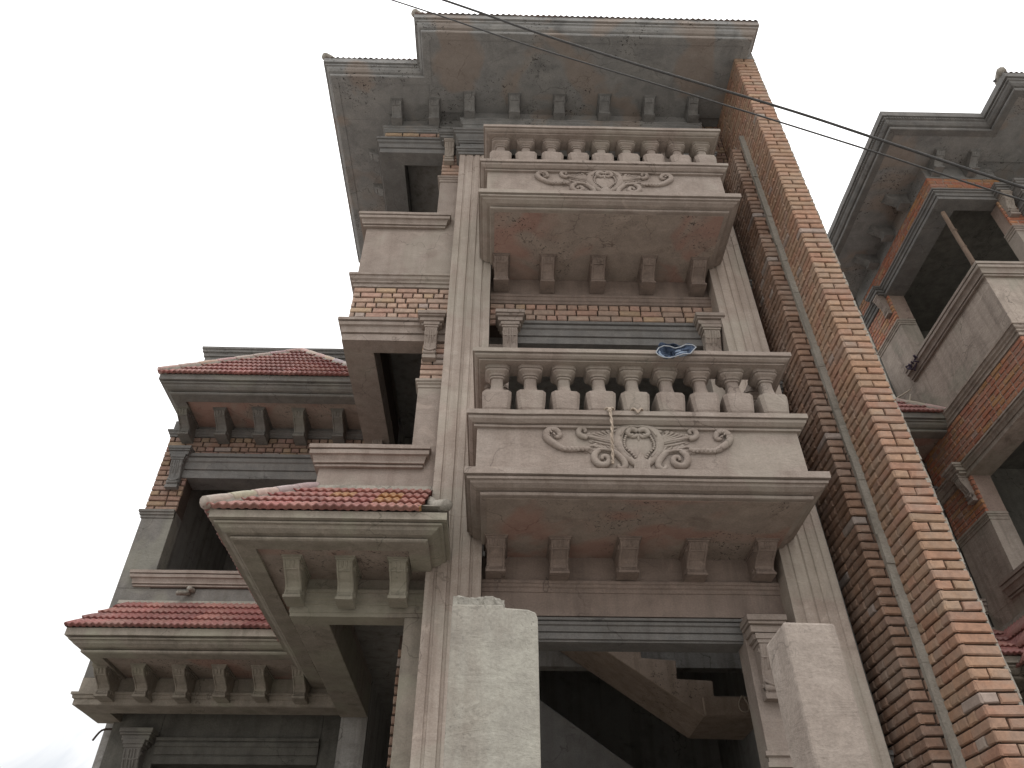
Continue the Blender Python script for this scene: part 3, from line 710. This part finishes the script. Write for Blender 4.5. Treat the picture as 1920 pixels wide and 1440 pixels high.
    if main:
        # recessed ground-floor front of bay C
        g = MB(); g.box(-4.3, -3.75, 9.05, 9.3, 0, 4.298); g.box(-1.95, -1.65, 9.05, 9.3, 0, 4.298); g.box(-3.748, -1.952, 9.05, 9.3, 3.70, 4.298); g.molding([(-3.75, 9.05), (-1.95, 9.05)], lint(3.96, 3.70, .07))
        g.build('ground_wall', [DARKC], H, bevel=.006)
        cb = MB(); capital_block(cb, -3.93, 9.05, 4.02, .36, .22, .16); c1 = cb.build('capital', [CGREY], H, bevel=.005)
        console(c1, 'console', (-3.93, 9.047, 3.86), (.18, .16, .45), mat=CGREY)
        g = MB(); g.tube([(-4.30, 9.06, 4.06), (-4.40, 9.04, 4.04), (-4.46, 9.03, 3.93)], .012, 6); g.build('bent_rebar', [STEEL], H)
        g = MB(); g.tube([(-3.62, 8.44, 5.40), (-3.70, 8.30, 5.34)], .028, 8); g.tube([(-3.58, 8.44, 5.43), (-3.60, 8.34, 5.42)], .03, 6); g.build('pipe_stub', [MORTG], H)
    if not main:
        column(H, -.575, -.13); return H
    # ---- bay A: columns, balconies, loggia
    column(H, -.575, -.13); column(H, 2.32, 2.735)
    balcony(H, F1); balcony(H, F2)
    w = MB()
    for z0, z1 in ((F1, F1 + 2.29), (F2, F2 + 2.47)):
        for x0, x1 in ((-.128, .08), (2.14, 2.45)):
            w = MB(); w.box(x0, x1, 5.8, 6.02, z0, z1); w.build('pier', [WARM], H, bevel=.005)
    for x0, x1 in ((-.128, .12), (1.96, 2.45)):
        w = MB(); w.box(x0, x1, 5.8, 6.02, 0, 4.055); w.build('pier', [WARM], H, bevel=.005)
    w = MB()
    w.box(-.128, 2.45, 5.8, 6.02, 4.057, 4.575); w.molding([(-.128, 5.8), (2.45, 5.8)], [(-.02, 4.34), (.05, 4.34), (.05, 4.315), (.035, 4.31), (.03, 4.29), (.012, 4.28), (.012, 4.25), (-.02, 4.25)])
    w.build('frieze', [INNW], H, bevel=.004); w = MB()
    w.box(-.128, 2.45, 5.8, 6.02, F1 + 2.90, F2 - .155); w.molding([(-.128, 5.8), (2.45, 5.8)], [(-.02, F1 + 3.01), (.05, F1 + 3.01), (.05, F1 + 2.98), (.035, F1 + 2.975), (.03, F1 + 2.94), (.012, F1 + 2.93), (.012, F1 + 2.90), (-.02, F1 + 2.90)])
    w.build('frieze', [INNW], H, bevel=.004); w = MB()
    w.box(-.574, 2.734, 5.66, 5.9, 10.662, 11.34); w.molding([(-.574, 5.8), (-.574, 5.66), (2.734, 5.66)], [(-.02, 11.12), (.045, 11.12), (.045, 11.09), (.03, 11.085), (.03, 11.05), (.012, 11.04), (.012, 11.01), (-.02, 11.01)])
    w.build('frieze', [EAVE], H, bevel=.004)
    w = MB()
    w.molding([(.12, 5.86), (1.96, 5.86)], lint(4.04, 3.885, .075)); w.box(.12, 1.96, 5.862, 6.06, 3.87, 4.04)
    w.build('lintel', [GREY], H); w = MB()
    w.molding([(.08, 5.8), (2.14, 5.8)], lint(F1 + 2.57, F1 + 2.29, .08)); w.box(.08, 2.14, 5.802, 6.02, F1 + 2.29, F1 + 2.568)
    w.build('lintel', [GREY], H)
    b = MB(); brickwork(b, (-.128, 5.8, 0), (1, 0, 0), (0, -1, 0), 2.578, F1 + 2.572, F1 + 2.90, 'pink', seed=51, phase=1); b.box(-.128, 2.45, 5.825, 6.0, F1 + 2.572, F1 + 2.90, 1); b.build('brick_band', [BRICK, MORT], H)
    for x in (.09, 2.21):
        cb = MB(); capital_block(cb, x, 5.80, F1 + 2.60, .31, .22, .17); c1 = cb.build('capital', [WARM], H, bevel=.005)
        console(c1, 'console', (x, 5.797, F1 + 2.425), (.16, .15, .40))
    for x in (.02, 2.09):
        cb = MB(); capital_block(cb, x, 5.80, 4.00, .31, .22, .17)
        cb.add([(x - .155, 5.58, 4.001), (x + .155, 5.58, 4.001), (x + .155, 5.8, 4.001), (x - .155, 5.8, 4.001), (x - .06, 5.8, 4.075), (x + .02, 5.8, 4.075)], [(0, 1, 5, 4), (0, 4, 3), (1, 2, 5), (0, 3, 2, 1), (3, 4, 5, 2)])
        c1 = cb.build('capital', [WARM], H, bevel=.004); console(c1, 'console', (x, 5.797, 3.825), (.16, .15, .42))
        cb = MB(); cb.molding([(x - .12, 5.82), (x - .12, 5.8), (x + .12, 5.8), (x + .12, 5.82)], [(-.02, 3.06), (.035, 3.06), (.035, 3.03), (.015, 3.02), (.015, 2.99), (.03, 2.985), (.03, 2.955), (-.02, 2.955)]); cb.build('pier_base', [WARM], H)
    # wall strip right of the right column
    w = MB(); w.box(2.736, 2.835, 5.79, 6.0, 3.06, 6.40); w.box(2.736, 2.835, 5.79, 6.0, F2 - .17, 10.3); w.box(2.736, 2.835, 5.84, 6.0, 0, 3.06)
    for zt in (F2 - .166, 6.505, 3.06): w.molding([(2.736, 5.79), (2.838, 5.79)], [(-.02, zt), (.06, zt), (.06, zt - .03), (.045, zt - .035), (.04, zt - .07), (.02, zt - .08), (.02, zt - .105), (-.02, zt - .105)])
    w.build('side_strip', [GREY], H)
    b = MB(); brickwork(b, (2.736, 5.80, 0), (1, 0, 0), (0, -1, 0), .10, 6.50, F2 - .27, 'brown', seed=55); brickwork(b, (2.736, 5.80, 0), (1, 0, 0), (0, -1, 0), .29, 10.3, 11.33, 'brown', seed=56); b.box(2.736, 2.83, 5.825, 6.0, 6.5, F2 - .27, 1); b.box(2.736, 3.02, 5.825, 6.0, 10.3, 11.33, 1); b.build('brick_pier', [BRICK, MORT], H)
    b = MB(); brickwork(b, (-.80, 6.12, 0), (1, 0, 0), (0, -1, 0), .075, 2.2, 3.9, 'dun', seed=57); b.box(-.80, -.737, 6.145, 6.3, 0, 4.02, 1); b.build('brick_pier', [BRICK, MORT], H)
    # ---- the stepped party wall on the right
    b = MB()
    brickwork(b, (3.03, 4.8, 0), (1, 0, 0), (0, -1, 0), .252, 0, 11.325, 'orange', seed=61, first=0, corner=9, joint=.012)
    brickwork(b, (3.03, 4.8, 0), (0, 1, 0), (-1, 0, 0), 1.0, 0, 11.325, 'orange', seed=62, first=1, corner=9, joint=.012)
    b.box(3.0525, 3.268, 4.8225, 5.95, 0, 11.32, 1)
    zz = 0; 
    while zz < 11.3:
        hh = rnd.uniform(.03, .09)
        b.box(3.272 + rnd.uniform(-.012, .004), 3.288 + rnd.uniform(-.003, .003), 4.800 + rnd.uniform(-.004, .006), 4.95, zz, zz + hh, 2, .005); zz += hh * .8
    b.build('party_wall', [BRICK, MORT, MORTG], H)
    b = MB()
    brickwork(b, (2.84, 5.25, 0), (1, 0, 0), (0, -1, 0), .185, 0, 9.9, 'dun', seed=63, first=0, corner=13)
    brickwork(b, (2.84, 5.25, 0), (0, 1, 0), (-1, 0, 0), .56, 0, 9.9, 'dun', seed=64, first=1, corner=13)
    b.box(2.8625, 3.028, 5.2725, 6.0, 0, 9.895, 1); b.box(2.8625, 3.028, 5.80, 6.0, 9.9, 10.29, 1)
    b.box(2.97, 3.029, 5.21, 5.249, 0, 10.15, 2, .004)
    for i in range(40): b.box(2.962 + rnd.uniform(0, .008), 3.0285, 5.2 + rnd.uniform(0, .01), 5.2475, i * .25, i * .25 + .25, 2, .004)
    b.build('brick_buttress', [BRICK, MORT, MORTG], H)
    # ---- concrete stair seen through the ground-floor opening
    s = MB()
    y0, y1 = 7.9, 8.7
    prof = [(.30, 5.157), (2.10, 3.915), (2.70, 3.905), (2.70, 4.115), (2.233, 4.115), (2.245, 4.27), (1.88, 4.285), (1.89, 4.475), (1.53, 4.50), (1.53, 4.70), (1.17, 4.70), (1.17, 4.90), (.81, 4.90), (.81, 5.10), (.45, 5.10), (.45, 5.30), (.30, 5.30)]
    s.extrude(prof, lambda x, z: (x, y0, z), lambda x, z: (x, y1, z))
    s.box(2.10, 2.99, y0 - .05, y0, 3.912, 4.09, 0, .006)
    p2 = [(-.10, 4.80), (1.84, 3.44), (2.0, 3.36), (2.0, 2.2), (-.1, 2.2)]
    s.build('staircase', [STAIR], H, bevel=.012)
    s = MB(); s.extrude(p2, lambda x, z: (x, 8.9, z), lambda x, z: (x, 9.8, z)); s.build('lower_flight', [GREY], H, bevel=.01)
    return H

build_house((0, 0), True, 'unfinished house in the centre with two stacked balustrade balconies beside a tall stepped brick wall')
build_house((7.9, .64), False, 'unfinished house at right with red brick bands, cut by the frame beyond the brick wall')

# ------------------------------------------------------------------ gate posts
def gate_post(name, outline, y0, depth, rough, label, mat):
    """outline (x,z) front face; top edge broken"""
    cx = sum(p[0] for p in outline) / len(outline)
    root = empty(name, (cx, y0 + depth / 2, 0)); tag(root, label, 'gate post', 'concrete gate posts before the house')
    mb = MB(); mb.extrude(outline, lambda x, z: (x, y0, z), lambda x, z: (x, y0 + depth, z)); s = mb.build('shaft', [mat], root, bevel=.012)
    if rough:
        bm = bmesh.new(); r2 = random.Random(5)
        m2 = MB(); x0, x1, zt = rough
        nx, ny = 22, 16
        H_ = [[0] * (ny + 1) for _ in range(nx + 1)]
        for i in range(nx + 1):
            for j in range(ny + 1):
                ed = min(i, nx - i, j, ny - j)
                H_[i][j] = zt + .042 + .004 * math.sin(i * .45 + 1) * math.cos(j * .6) + r2.uniform(-.002, .002) - (.012 if ed == 0 else .003 if ed == 1 else 0) - .04 * max(0, (i / nx - .75)) 
        v = []; fs = []
        for i in range(nx + 1):
            for j in range(ny + 1): v.append((x0 + (x1 - x0) * i / nx + r2.uniform(-.004, .004), y0 + .003 + (depth - .006) * j / ny + r2.uniform(-.004, .004), H_[i][j]))
        ix = lambda i, j: i * (ny + 1) + j
        for i in range(nx):
            for j in range(ny): fs.append((ix(i, j), ix(i + 1, j), ix(i + 1, j + 1), ix(i, j + 1)))
        rim = [(i, 0) for i in range(nx + 1)] + [(nx, j) for j in range(1, ny + 1)] + [(i, ny) for i in range(nx - 1, -1, -1)] + [(0, j) for j in range(ny - 1, 0, -1)]
        base = len(v); lv = 3
        for k in range(1, lv + 1):
            for (i, j) in rim:
                p = v[ix(i, j)]; f = k / lv
                v.append((p[0] + r2.uniform(-.003, .003) * (1 - f), p[1] + r2.uniform(-.004, .003) * (1 - f), p[2] * (1 - f) + (zt - .02) * f + r2.uniform(-.006, .006)))
        nr = len(rim)
        for k in range(lv):
            for a in range(nr):
                b_ = (a + 1) % nr
                q = lambda kk, aa: ix(*rim[aa]) if kk == 0 else base + (kk - 1) * nr + aa
                fs.append((q(k, a), q(k + 1, a), q(k + 1, b_), q(k, b_)))
        m2.add(v, fs, smooth=False); m2.build('broken_top', [ROUGH], root)
    return root
gate_post('gate_post', [(-.175, 0), (.158, 0), (.158, 2.775), (.150, 2.80), (.12, 2.812), (.03, 2.818), (.025, 2.83), (-.175, 2.83)], 2.8, .30, (-.172, .028, 2.83), 'pale concrete gate post left of the opening with a broken stepped top', GATE)
gate_post('gate_post', [(1.105, 0), (1.31, 0), (1.31, 2.765), (1.30, 2.772), (1.12, 2.775), (1.105, 2.77)], 2.8, .24, None, 'plain square concrete gate post at right with an unbroken flat top', GATEW)

# ------------------------------------------------------------------ overhead cables
def cable(name, pts, r, label):
    mb = MB(); mb.tube(pts, r, 8, res=8); o = mb.build(name, [CABLE], None, origin=pts[0])
    tag(o, label, 'cable', 'overhead cables')
cable('overhead_cable', [(-4.2, 3.4, 11.45), (-1.174, 3.4, 9.566), (.259, 3.4, 8.628), (1.782, 3.4, 7.726), (2.995, 3.4, 6.98), (3.805, 3.4, 6.45), (5.2, 3.4, 5.6)], .0075, 'thin dark overhead cable, the lower of the two crossing the house')
cable('overhead_cable', [(-4.0, 3.5, 12.1), (-.666, 3.5, 9.829), (.271, 3.5, 9.16), (1.267, 3.5, 8.52), (2.489, 3.5, 7.79), (3.148, 3.5, 7.35), (4.146, 3.5, 6.668), (5.6, 3.5, 5.7)], .012, 'thicker dark overhead cable, the upper of the two crossing the house')

# ------------------------------------------------------------------ denim on the handrail
def denim():
    cx, cy, cz = 1.452, 4.600, 5.852
    rim = [(-.165, -.02), (-.135, .03), (-.09, .055), (-.04, .05), (0, .03), (.05, .045), (.10, .075), (.155, .07), (.18, .045), (.155, .015), (.12, -.03), (.06, -.035), (.0, -.06), (-.06, -.08), (-.11, -.075), (-.15, -.05)]
    n = 72; m = 14; P = []
    for k in range(n):
        t_ = k / n * len(rim); i = int(t_); f = t_ - i; a = rim[i % len(rim)]; b = rim[(i + 1) % len(rim)]
        f = f * f * (3 - 2 * f); P.append((a[0] * (1 - f) + b[0] * f, a[1] * (1 - f) + b[1] * f))
    v = []
    for q_ in range(m + 1):
        q = q_ / m; s_ = 1 - q * .97
        for k in range(n):
            x, z = P[k]
            deep = .050 if x < .0 else .022
            d = deep * math.sin(q * math.pi * .5)
            wr = (.007 * math.sin(k * .55 + q * 9) + .006 * math.sin(x * 120 - z * 150 + q * 6) + .008 * math.sin(x * 55 + 1.3)) * math.sin(q * 3.14)
            v.append((cx + x * s_ - .02 * q, cy + d + wr, cz + z * s_ + .01 * math.sin(x * 60) * q * (1 - q) * 4))
    fs = [(a * n + k, a * n + (k + 1) % n, (a + 1) * n + (k + 1) % n, (a + 1) * n + k) for a in range(m) for k in range(n)]
    fs.append([m * n + k for k in range(n)])
    root = empty('denim_jeans', (cx, cy, cz - .08)); tag(root, 'crumpled blue denim jeans thrown over the lower balcony handrail', 'jeans')
    mb = MB(); mb.add(v, fs, smooth=True)
    # the rest of the garment lies over the top of the rail
    gx, gy = 16, 10; w_ = []
    for a in range(gx + 1):
        for b in range(gy + 1):
            x = -.15 + .31 * a / gx; y = .015 + .20 * b / gy
            w_.append((cx + .02 + x + .006 * math.sin(b * 1.7), cy + y, 5.932 + .012 * math.sin(a * 1.1 + b * .8) + .012 * math.sin(a * .5 - b * 1.3) + (.012 if 0 < a < gx else -.004)))
    mb.add(w_, [(a * (gy + 1) + b, (a + 1) * (gy + 1) + b, (a + 1) * (gy + 1) + b + 1, a * (gy + 1) + b + 1) for a in range(gx) for b in range(gy)], smooth=True)
    o = mb.build('cloth', [DENIM], root)
    sm = o.modifiers.new('thickness', 'SOLIDIFY'); sm.thickness = .005; sm.offset = 0
    h = MB(); pts = [(v[k][0], v[k][1] - .003, v[k][2]) for k in range(0, n, 2)]; pts.append(pts[0]); h.tube(pts, .0048, 6, res=2); h.build('hem', [HEM], root)
    f = MB()
    for k, (a, b, c) in enumerate((((.0, -.03), (.06, -.005), (.11, .01)), ((.03, -.045), (.08, -.022), (.13, .0)), ((-.13, .015), (-.13, -.03), (-.09, -.062)), ((.05, -.02), (.09, .01), (.14, .03)), ((.0, .0), (.03, .012), (.06, .02)))):
        f.tube([(cx + q[0], cy + .012 + .004 * (k % 2), cz + q[1]) for q in (a, b, c)], [.006, .015, .006], 8, ((0, 1, 0), .6))
    f.build('fold', [simple('washed denim', (.16, .21, .30), (.27, .32, .39), 70, .95)], root)
denim()

# ------------------------------------------------------------------ ropes, props and rubble
def strand(mb, pts, r, tw=9):
    P = [Vector(p) for p in pts]
    for ph in (0, math.pi):
        q = []; N = 26
        for i in range(N + 1):
            t = i / N * (len(P) - 1); k = min(int(t), len(P) - 2); c = P[k].lerp(P[k + 1], t - k); a = ph + tw * i / N * math.pi
            q.append(c + Vector((math.cos(a), math.sin(a), 0)) * r * .8)
        mb.tube(q, r, 6, res=2)
mb = MB()
strand(mb, [(.868, 4.685, 5.30), (.868, 4.672, 5.25), (.872, 4.675, 5.12), (.862, 4.69, 5.02), (.866, 4.73, 4.93), (.862, 4.745, 4.83)], .0075)
mb.tube([(.825, 4.78, 5.30), (.84, 4.69, 5.303), (.868, 4.678, 5.294), (.90, 4.69, 5.303), (.91, 4.80, 5.30)], .008, 6)
mb.ball((.866, 4.675, 5.275), .02, (1, .8, 1.1)); mb.ball((.862, 4.722, 4.955), .013); mb.ball((.862, 4.745, 4.82), .012)
tag(mb.build('rope', [ROPE], None, origin=(.868, 4.68, 5.28)), 'frayed pale rope tied round a baluster, dangling over the lower balcony ornament', 'rope')
mb = MB()
for k in range(3): mb.tube([(1.03 + .02 * k, 4.80, 5.30), (1.05 + .01 * k, 4.69, 5.305 - .004 * k), (1.09, 4.678, 5.276 - .012 * k), (1.13 - .01 * k, 4.69, 5.305 - .003 * k), (1.15 - .02 * k, 4.80, 5.30)], .0065, 6)
tag(mb.build('rope', [ROPE], None, origin=(1.09, 4.68, 5.29)), 'short pale rope knot on the base rail, without a hanging end', 'rope')
mb = MB(); mb.tube([(2.50, 7.84, 4.10), (2.45, 7.835, 4.02), (2.47, 7.835, 3.95), (2.53, 7.835, 3.95), (2.55, 7.835, 4.0), (2.51, 7.84, 4.10)], .008, 6)
tag(mb.build('rope', [ROPE], None, origin=(2.5, 7.84, 4.1)), 'rope loop hanging on the concrete stair inside the ground floor', 'rope')

t = empty('timber_prop', (6.34, 6.56, 9.07)); tag(t, 'weathered bamboo prop standing in the corner window of the right house', 'prop')
mb = MB(); mb.tube([(6.335, 6.58, 9.07), (6.33, 6.57, 9.5), (6.325, 6.575, 9.9), (6.32, 6.57, 10.47)], [.034, .033, .031, .030], 10)
for z in (9.36, 9.7, 10.05): mb.tube([(6.331, 6.572, z - .008), (6.331, 6.572, z + .008)], .038, 10)
mb.build('pole', [BAMBOO], t)
mb = MB()
for k in range(5): mb.tube([(6.333 + .045 * math.cos(a), 6.575 + .045 * math.sin(a), 9.12 + k * .02 + .006 * math.sin(a * 2)) for a in [i * math.pi / 5 for i in range(11)]], .010, 6, res=2)
mb.tube([(6.36, 6.53, 9.19), (6.42, 6.50, 9.21), (6.40, 6.50, 9.15)], .009, 6)
mb.build('binding', [STEEL], t)

def loose_brick(loc, rot, col, label):
    mb = MB(); L, W, Hh = .225, .11, .062
    mb.box(-L / 2, L / 2, -W / 2, W / 2, 0, Hh, 0, .003); mb.c = [col] * len(mb.c)
    o = bpy.data.objects.new('loose_brick', mb.mesh('loose_brick', [BRICK])); COL.objects.link(o); o.location = loc; o.rotation_euler = rot
    b = o.modifiers.new('edge', 'BEVEL'); b.width = .006; b.segments = 2
    tag(o, label, 'brick', 'bricks left on the lower balcony')
for i in range(9):
    loose_brick((.105 + rnd.uniform(-.01, .01), 5.30, 4.735 + i * .066), (0, 0, R(90 + rnd.uniform(-6, 6))), [(.32, .17, .13), (.30, .2, .17), (.28, .14, .12)][i % 3], 'brick in the narrow stack behind the gap between the first and second balusters')
for (x, z, a, rx) in ((1.78, 5.13, 8, 0), (1.98, 5.13, -14, 0), (1.85, 5.196, 25, 6)):
    loose_brick((x, 5.42, z), (R(rx), R(rx), R(a)), (.33, .20, .16), 'loose brick in the untidy heap behind the right hand balusters')
for i in range(6):
    for x in (1.76, 1.99):
        loose_brick((x + rnd.uniform(-.01, .01), 5.42, 4.735 + i * .0655), (0, 0, R(rnd.uniform(-5, 5))), (.30, .17, .14), 'loose brick in the untidy heap behind the right hand balusters')

def stick(pts, r, label):
    mb = MB(); mb.tube(pts, r, 6); tag(mb.build('stick', [WOOD], None, origin=pts[0]), label, 'stick', 'sticks on the small tiled roof')
stick([(5.60, 8.55, 8.46), (5.86, 8.55, 8.62), (6.14, 8.55, 8.80)], .012, 'long pale stick lying on the small tiled roof at right')
stick([(5.98, 8.50, 8.47), (6.08, 8.52, 8.68)], .010, 'short pale stick lying beside the long stick on the small tiled roof')
mb = MB(); r2 = random.Random(4)
for k in range(16):
    c = Vector((6.18 + r2.uniform(-.05, .05), 8.28 + r2.uniform(-.12, .12), 9.10 + r2.uniform(-.03, .06)))
    mb.tube([c, c + Vector((r2.uniform(-.07, .07), r2.uniform(-.07, .07), r2.uniform(-.05, .07))), c + Vector((r2.uniform(-.08, .08), r2.uniform(-.08, .08), r2.uniform(-.08, .03)))], .012, 6)
tag(mb.build('rag_bundle', [simple('dark rag', (.05, .035, .06), (.09, .07, .10), 30, .95)], None, origin=(6.18, 8.28, 9.07)), 'dark bundle of rags on the window sill end of the right house', 'rag bundle')

# ------------------------------------------------------------------ ground
mb = MB(); mb.add([(-150, -150, 0), (150, -150, 0), (150, 150, 0), (-150, 150, 0)], [(0, 1, 2, 3)])
tag(mb.build('ground', [GROUND]), kind='structure')
mb = MB(); mb.add([(-9, 2.7, .004), (16, 2.7, .004), (16, 14, .004), (-9, 14, .004)], [(0, 1, 2, 3)])  # unseen dark sheet, added to reduce ground bounce on the lower storeys
tag(mb.build('bounce_cut_ground', [simple('bounce-cutting dark ground', (.10, .085, .07), (.14, .12, .10), 2.5, .95, bump=.5, bd=.02)]), kind='structure')

# ------------------------------------------------------------------ sky and sun
SUN_EL, SUN_AZ = 56, 163            # azimuth of the sun, degrees clockwise from +y
w = bpy.data.worlds.new('World'); sc.world = w; w.use_nodes = True
nt = w.node_tree; nt.nodes.clear(); t = NT(nt)
out = t.n('ShaderNodeOutputWorld'); sky = t.n('ShaderNodeTexSky', sky_type='NISHITA')
sky.sun_disc = False; sky.sun_elevation = R(SUN_EL); sky.sun_rotation = R(SUN_AZ); sky.dust_density = 3
bg1 = t.n('ShaderNodeBackground'); bg1.inputs[1].default_value = .12; t.l(sky.outputs[0], bg1.inputs[0])
bg2 = t.n('ShaderNodeBackground'); bg2.inputs[0].default_value = (1.0, 1.0, 1.0, 1); bg2.inputs[1].default_value = 1.0
tc = t.n('ShaderNodeTexCoord'); sep = t.n('ShaderNodeSeparateXYZ'); t.l(tc.outputs['Generated'], sep.inputs[0])
nz = t.noise(tc.outputs['Generated'], 5.0, 6, .6, .4)
# the cloud sheet is closed overhead; thin gaps only towards the horizon
cov = t.math('ADD', t.math('MULTIPLY', sep.outputs['Z'], 1.5), t.math('MULTIPLY', nz, 1.0))
cl = t.ramp(cov, .60, .72, (.58, .60, .62, 1))
t.l(t.math('ADD', t.math('MULTIPLY', t.math('MAXIMUM', sep.outputs['Z'], 0), 1.45), .80), bg2.inputs[1])
ms = t.n('ShaderNodeMixShader'); t.l(cl, ms.inputs[0]); t.l(bg1.outputs[0], ms.inputs[1]); t.l(bg2.outputs[0], ms.inputs[2])
t.l(ms.outputs[0], out.inputs[0])
sd = bpy.data.lights.new('sun', 'SUN'); sd.energy = .6; sd.angle = R(22); sd.color = (1, .95, .88)
so = bpy.data.objects.new('sun', sd); COL.objects.link(so)
az = R(SUN_AZ); el = R(SUN_EL)
dirv = Vector((math.sin(az) * math.cos(el), math.cos(az) * math.cos(el), math.sin(el)))
so.rotation_euler = dirv.to_track_quat('Z', 'Y').to_euler(); so.location = (0, -5, 20)

# ------------------------------------------------------------------ camera
cd = bpy.data.cameras.new('camera'); cam = bpy.data.objects.new('camera', cd); COL.objects.link(cam)
cd.sensor_width = 36; cd.sensor_fit = 'HORIZONTAL'; cd.lens = 1411.76 / 1920 * 36; cd.clip_start = .05; cd.clip_end = 600
rt = Vector((0.99976123, -0.02172154, 0.00237996)); dn = Vector((0.01579374, 0.64303403, -0.76567473)); fw = Vector((0.01510124, 0.7655295, 0.64322355))
M = Matrix((rt, -dn, -fw)).transposed().to_4x4(); M.translation = (0, 0, 1.6)
cam.matrix_world = M
sc.camera = cam
sc.view_settings.view_transform = 'Standard'; sc.view_settings.look = 'None'; sc.view_settings.exposure = 0; sc.view_settings.gamma = 1
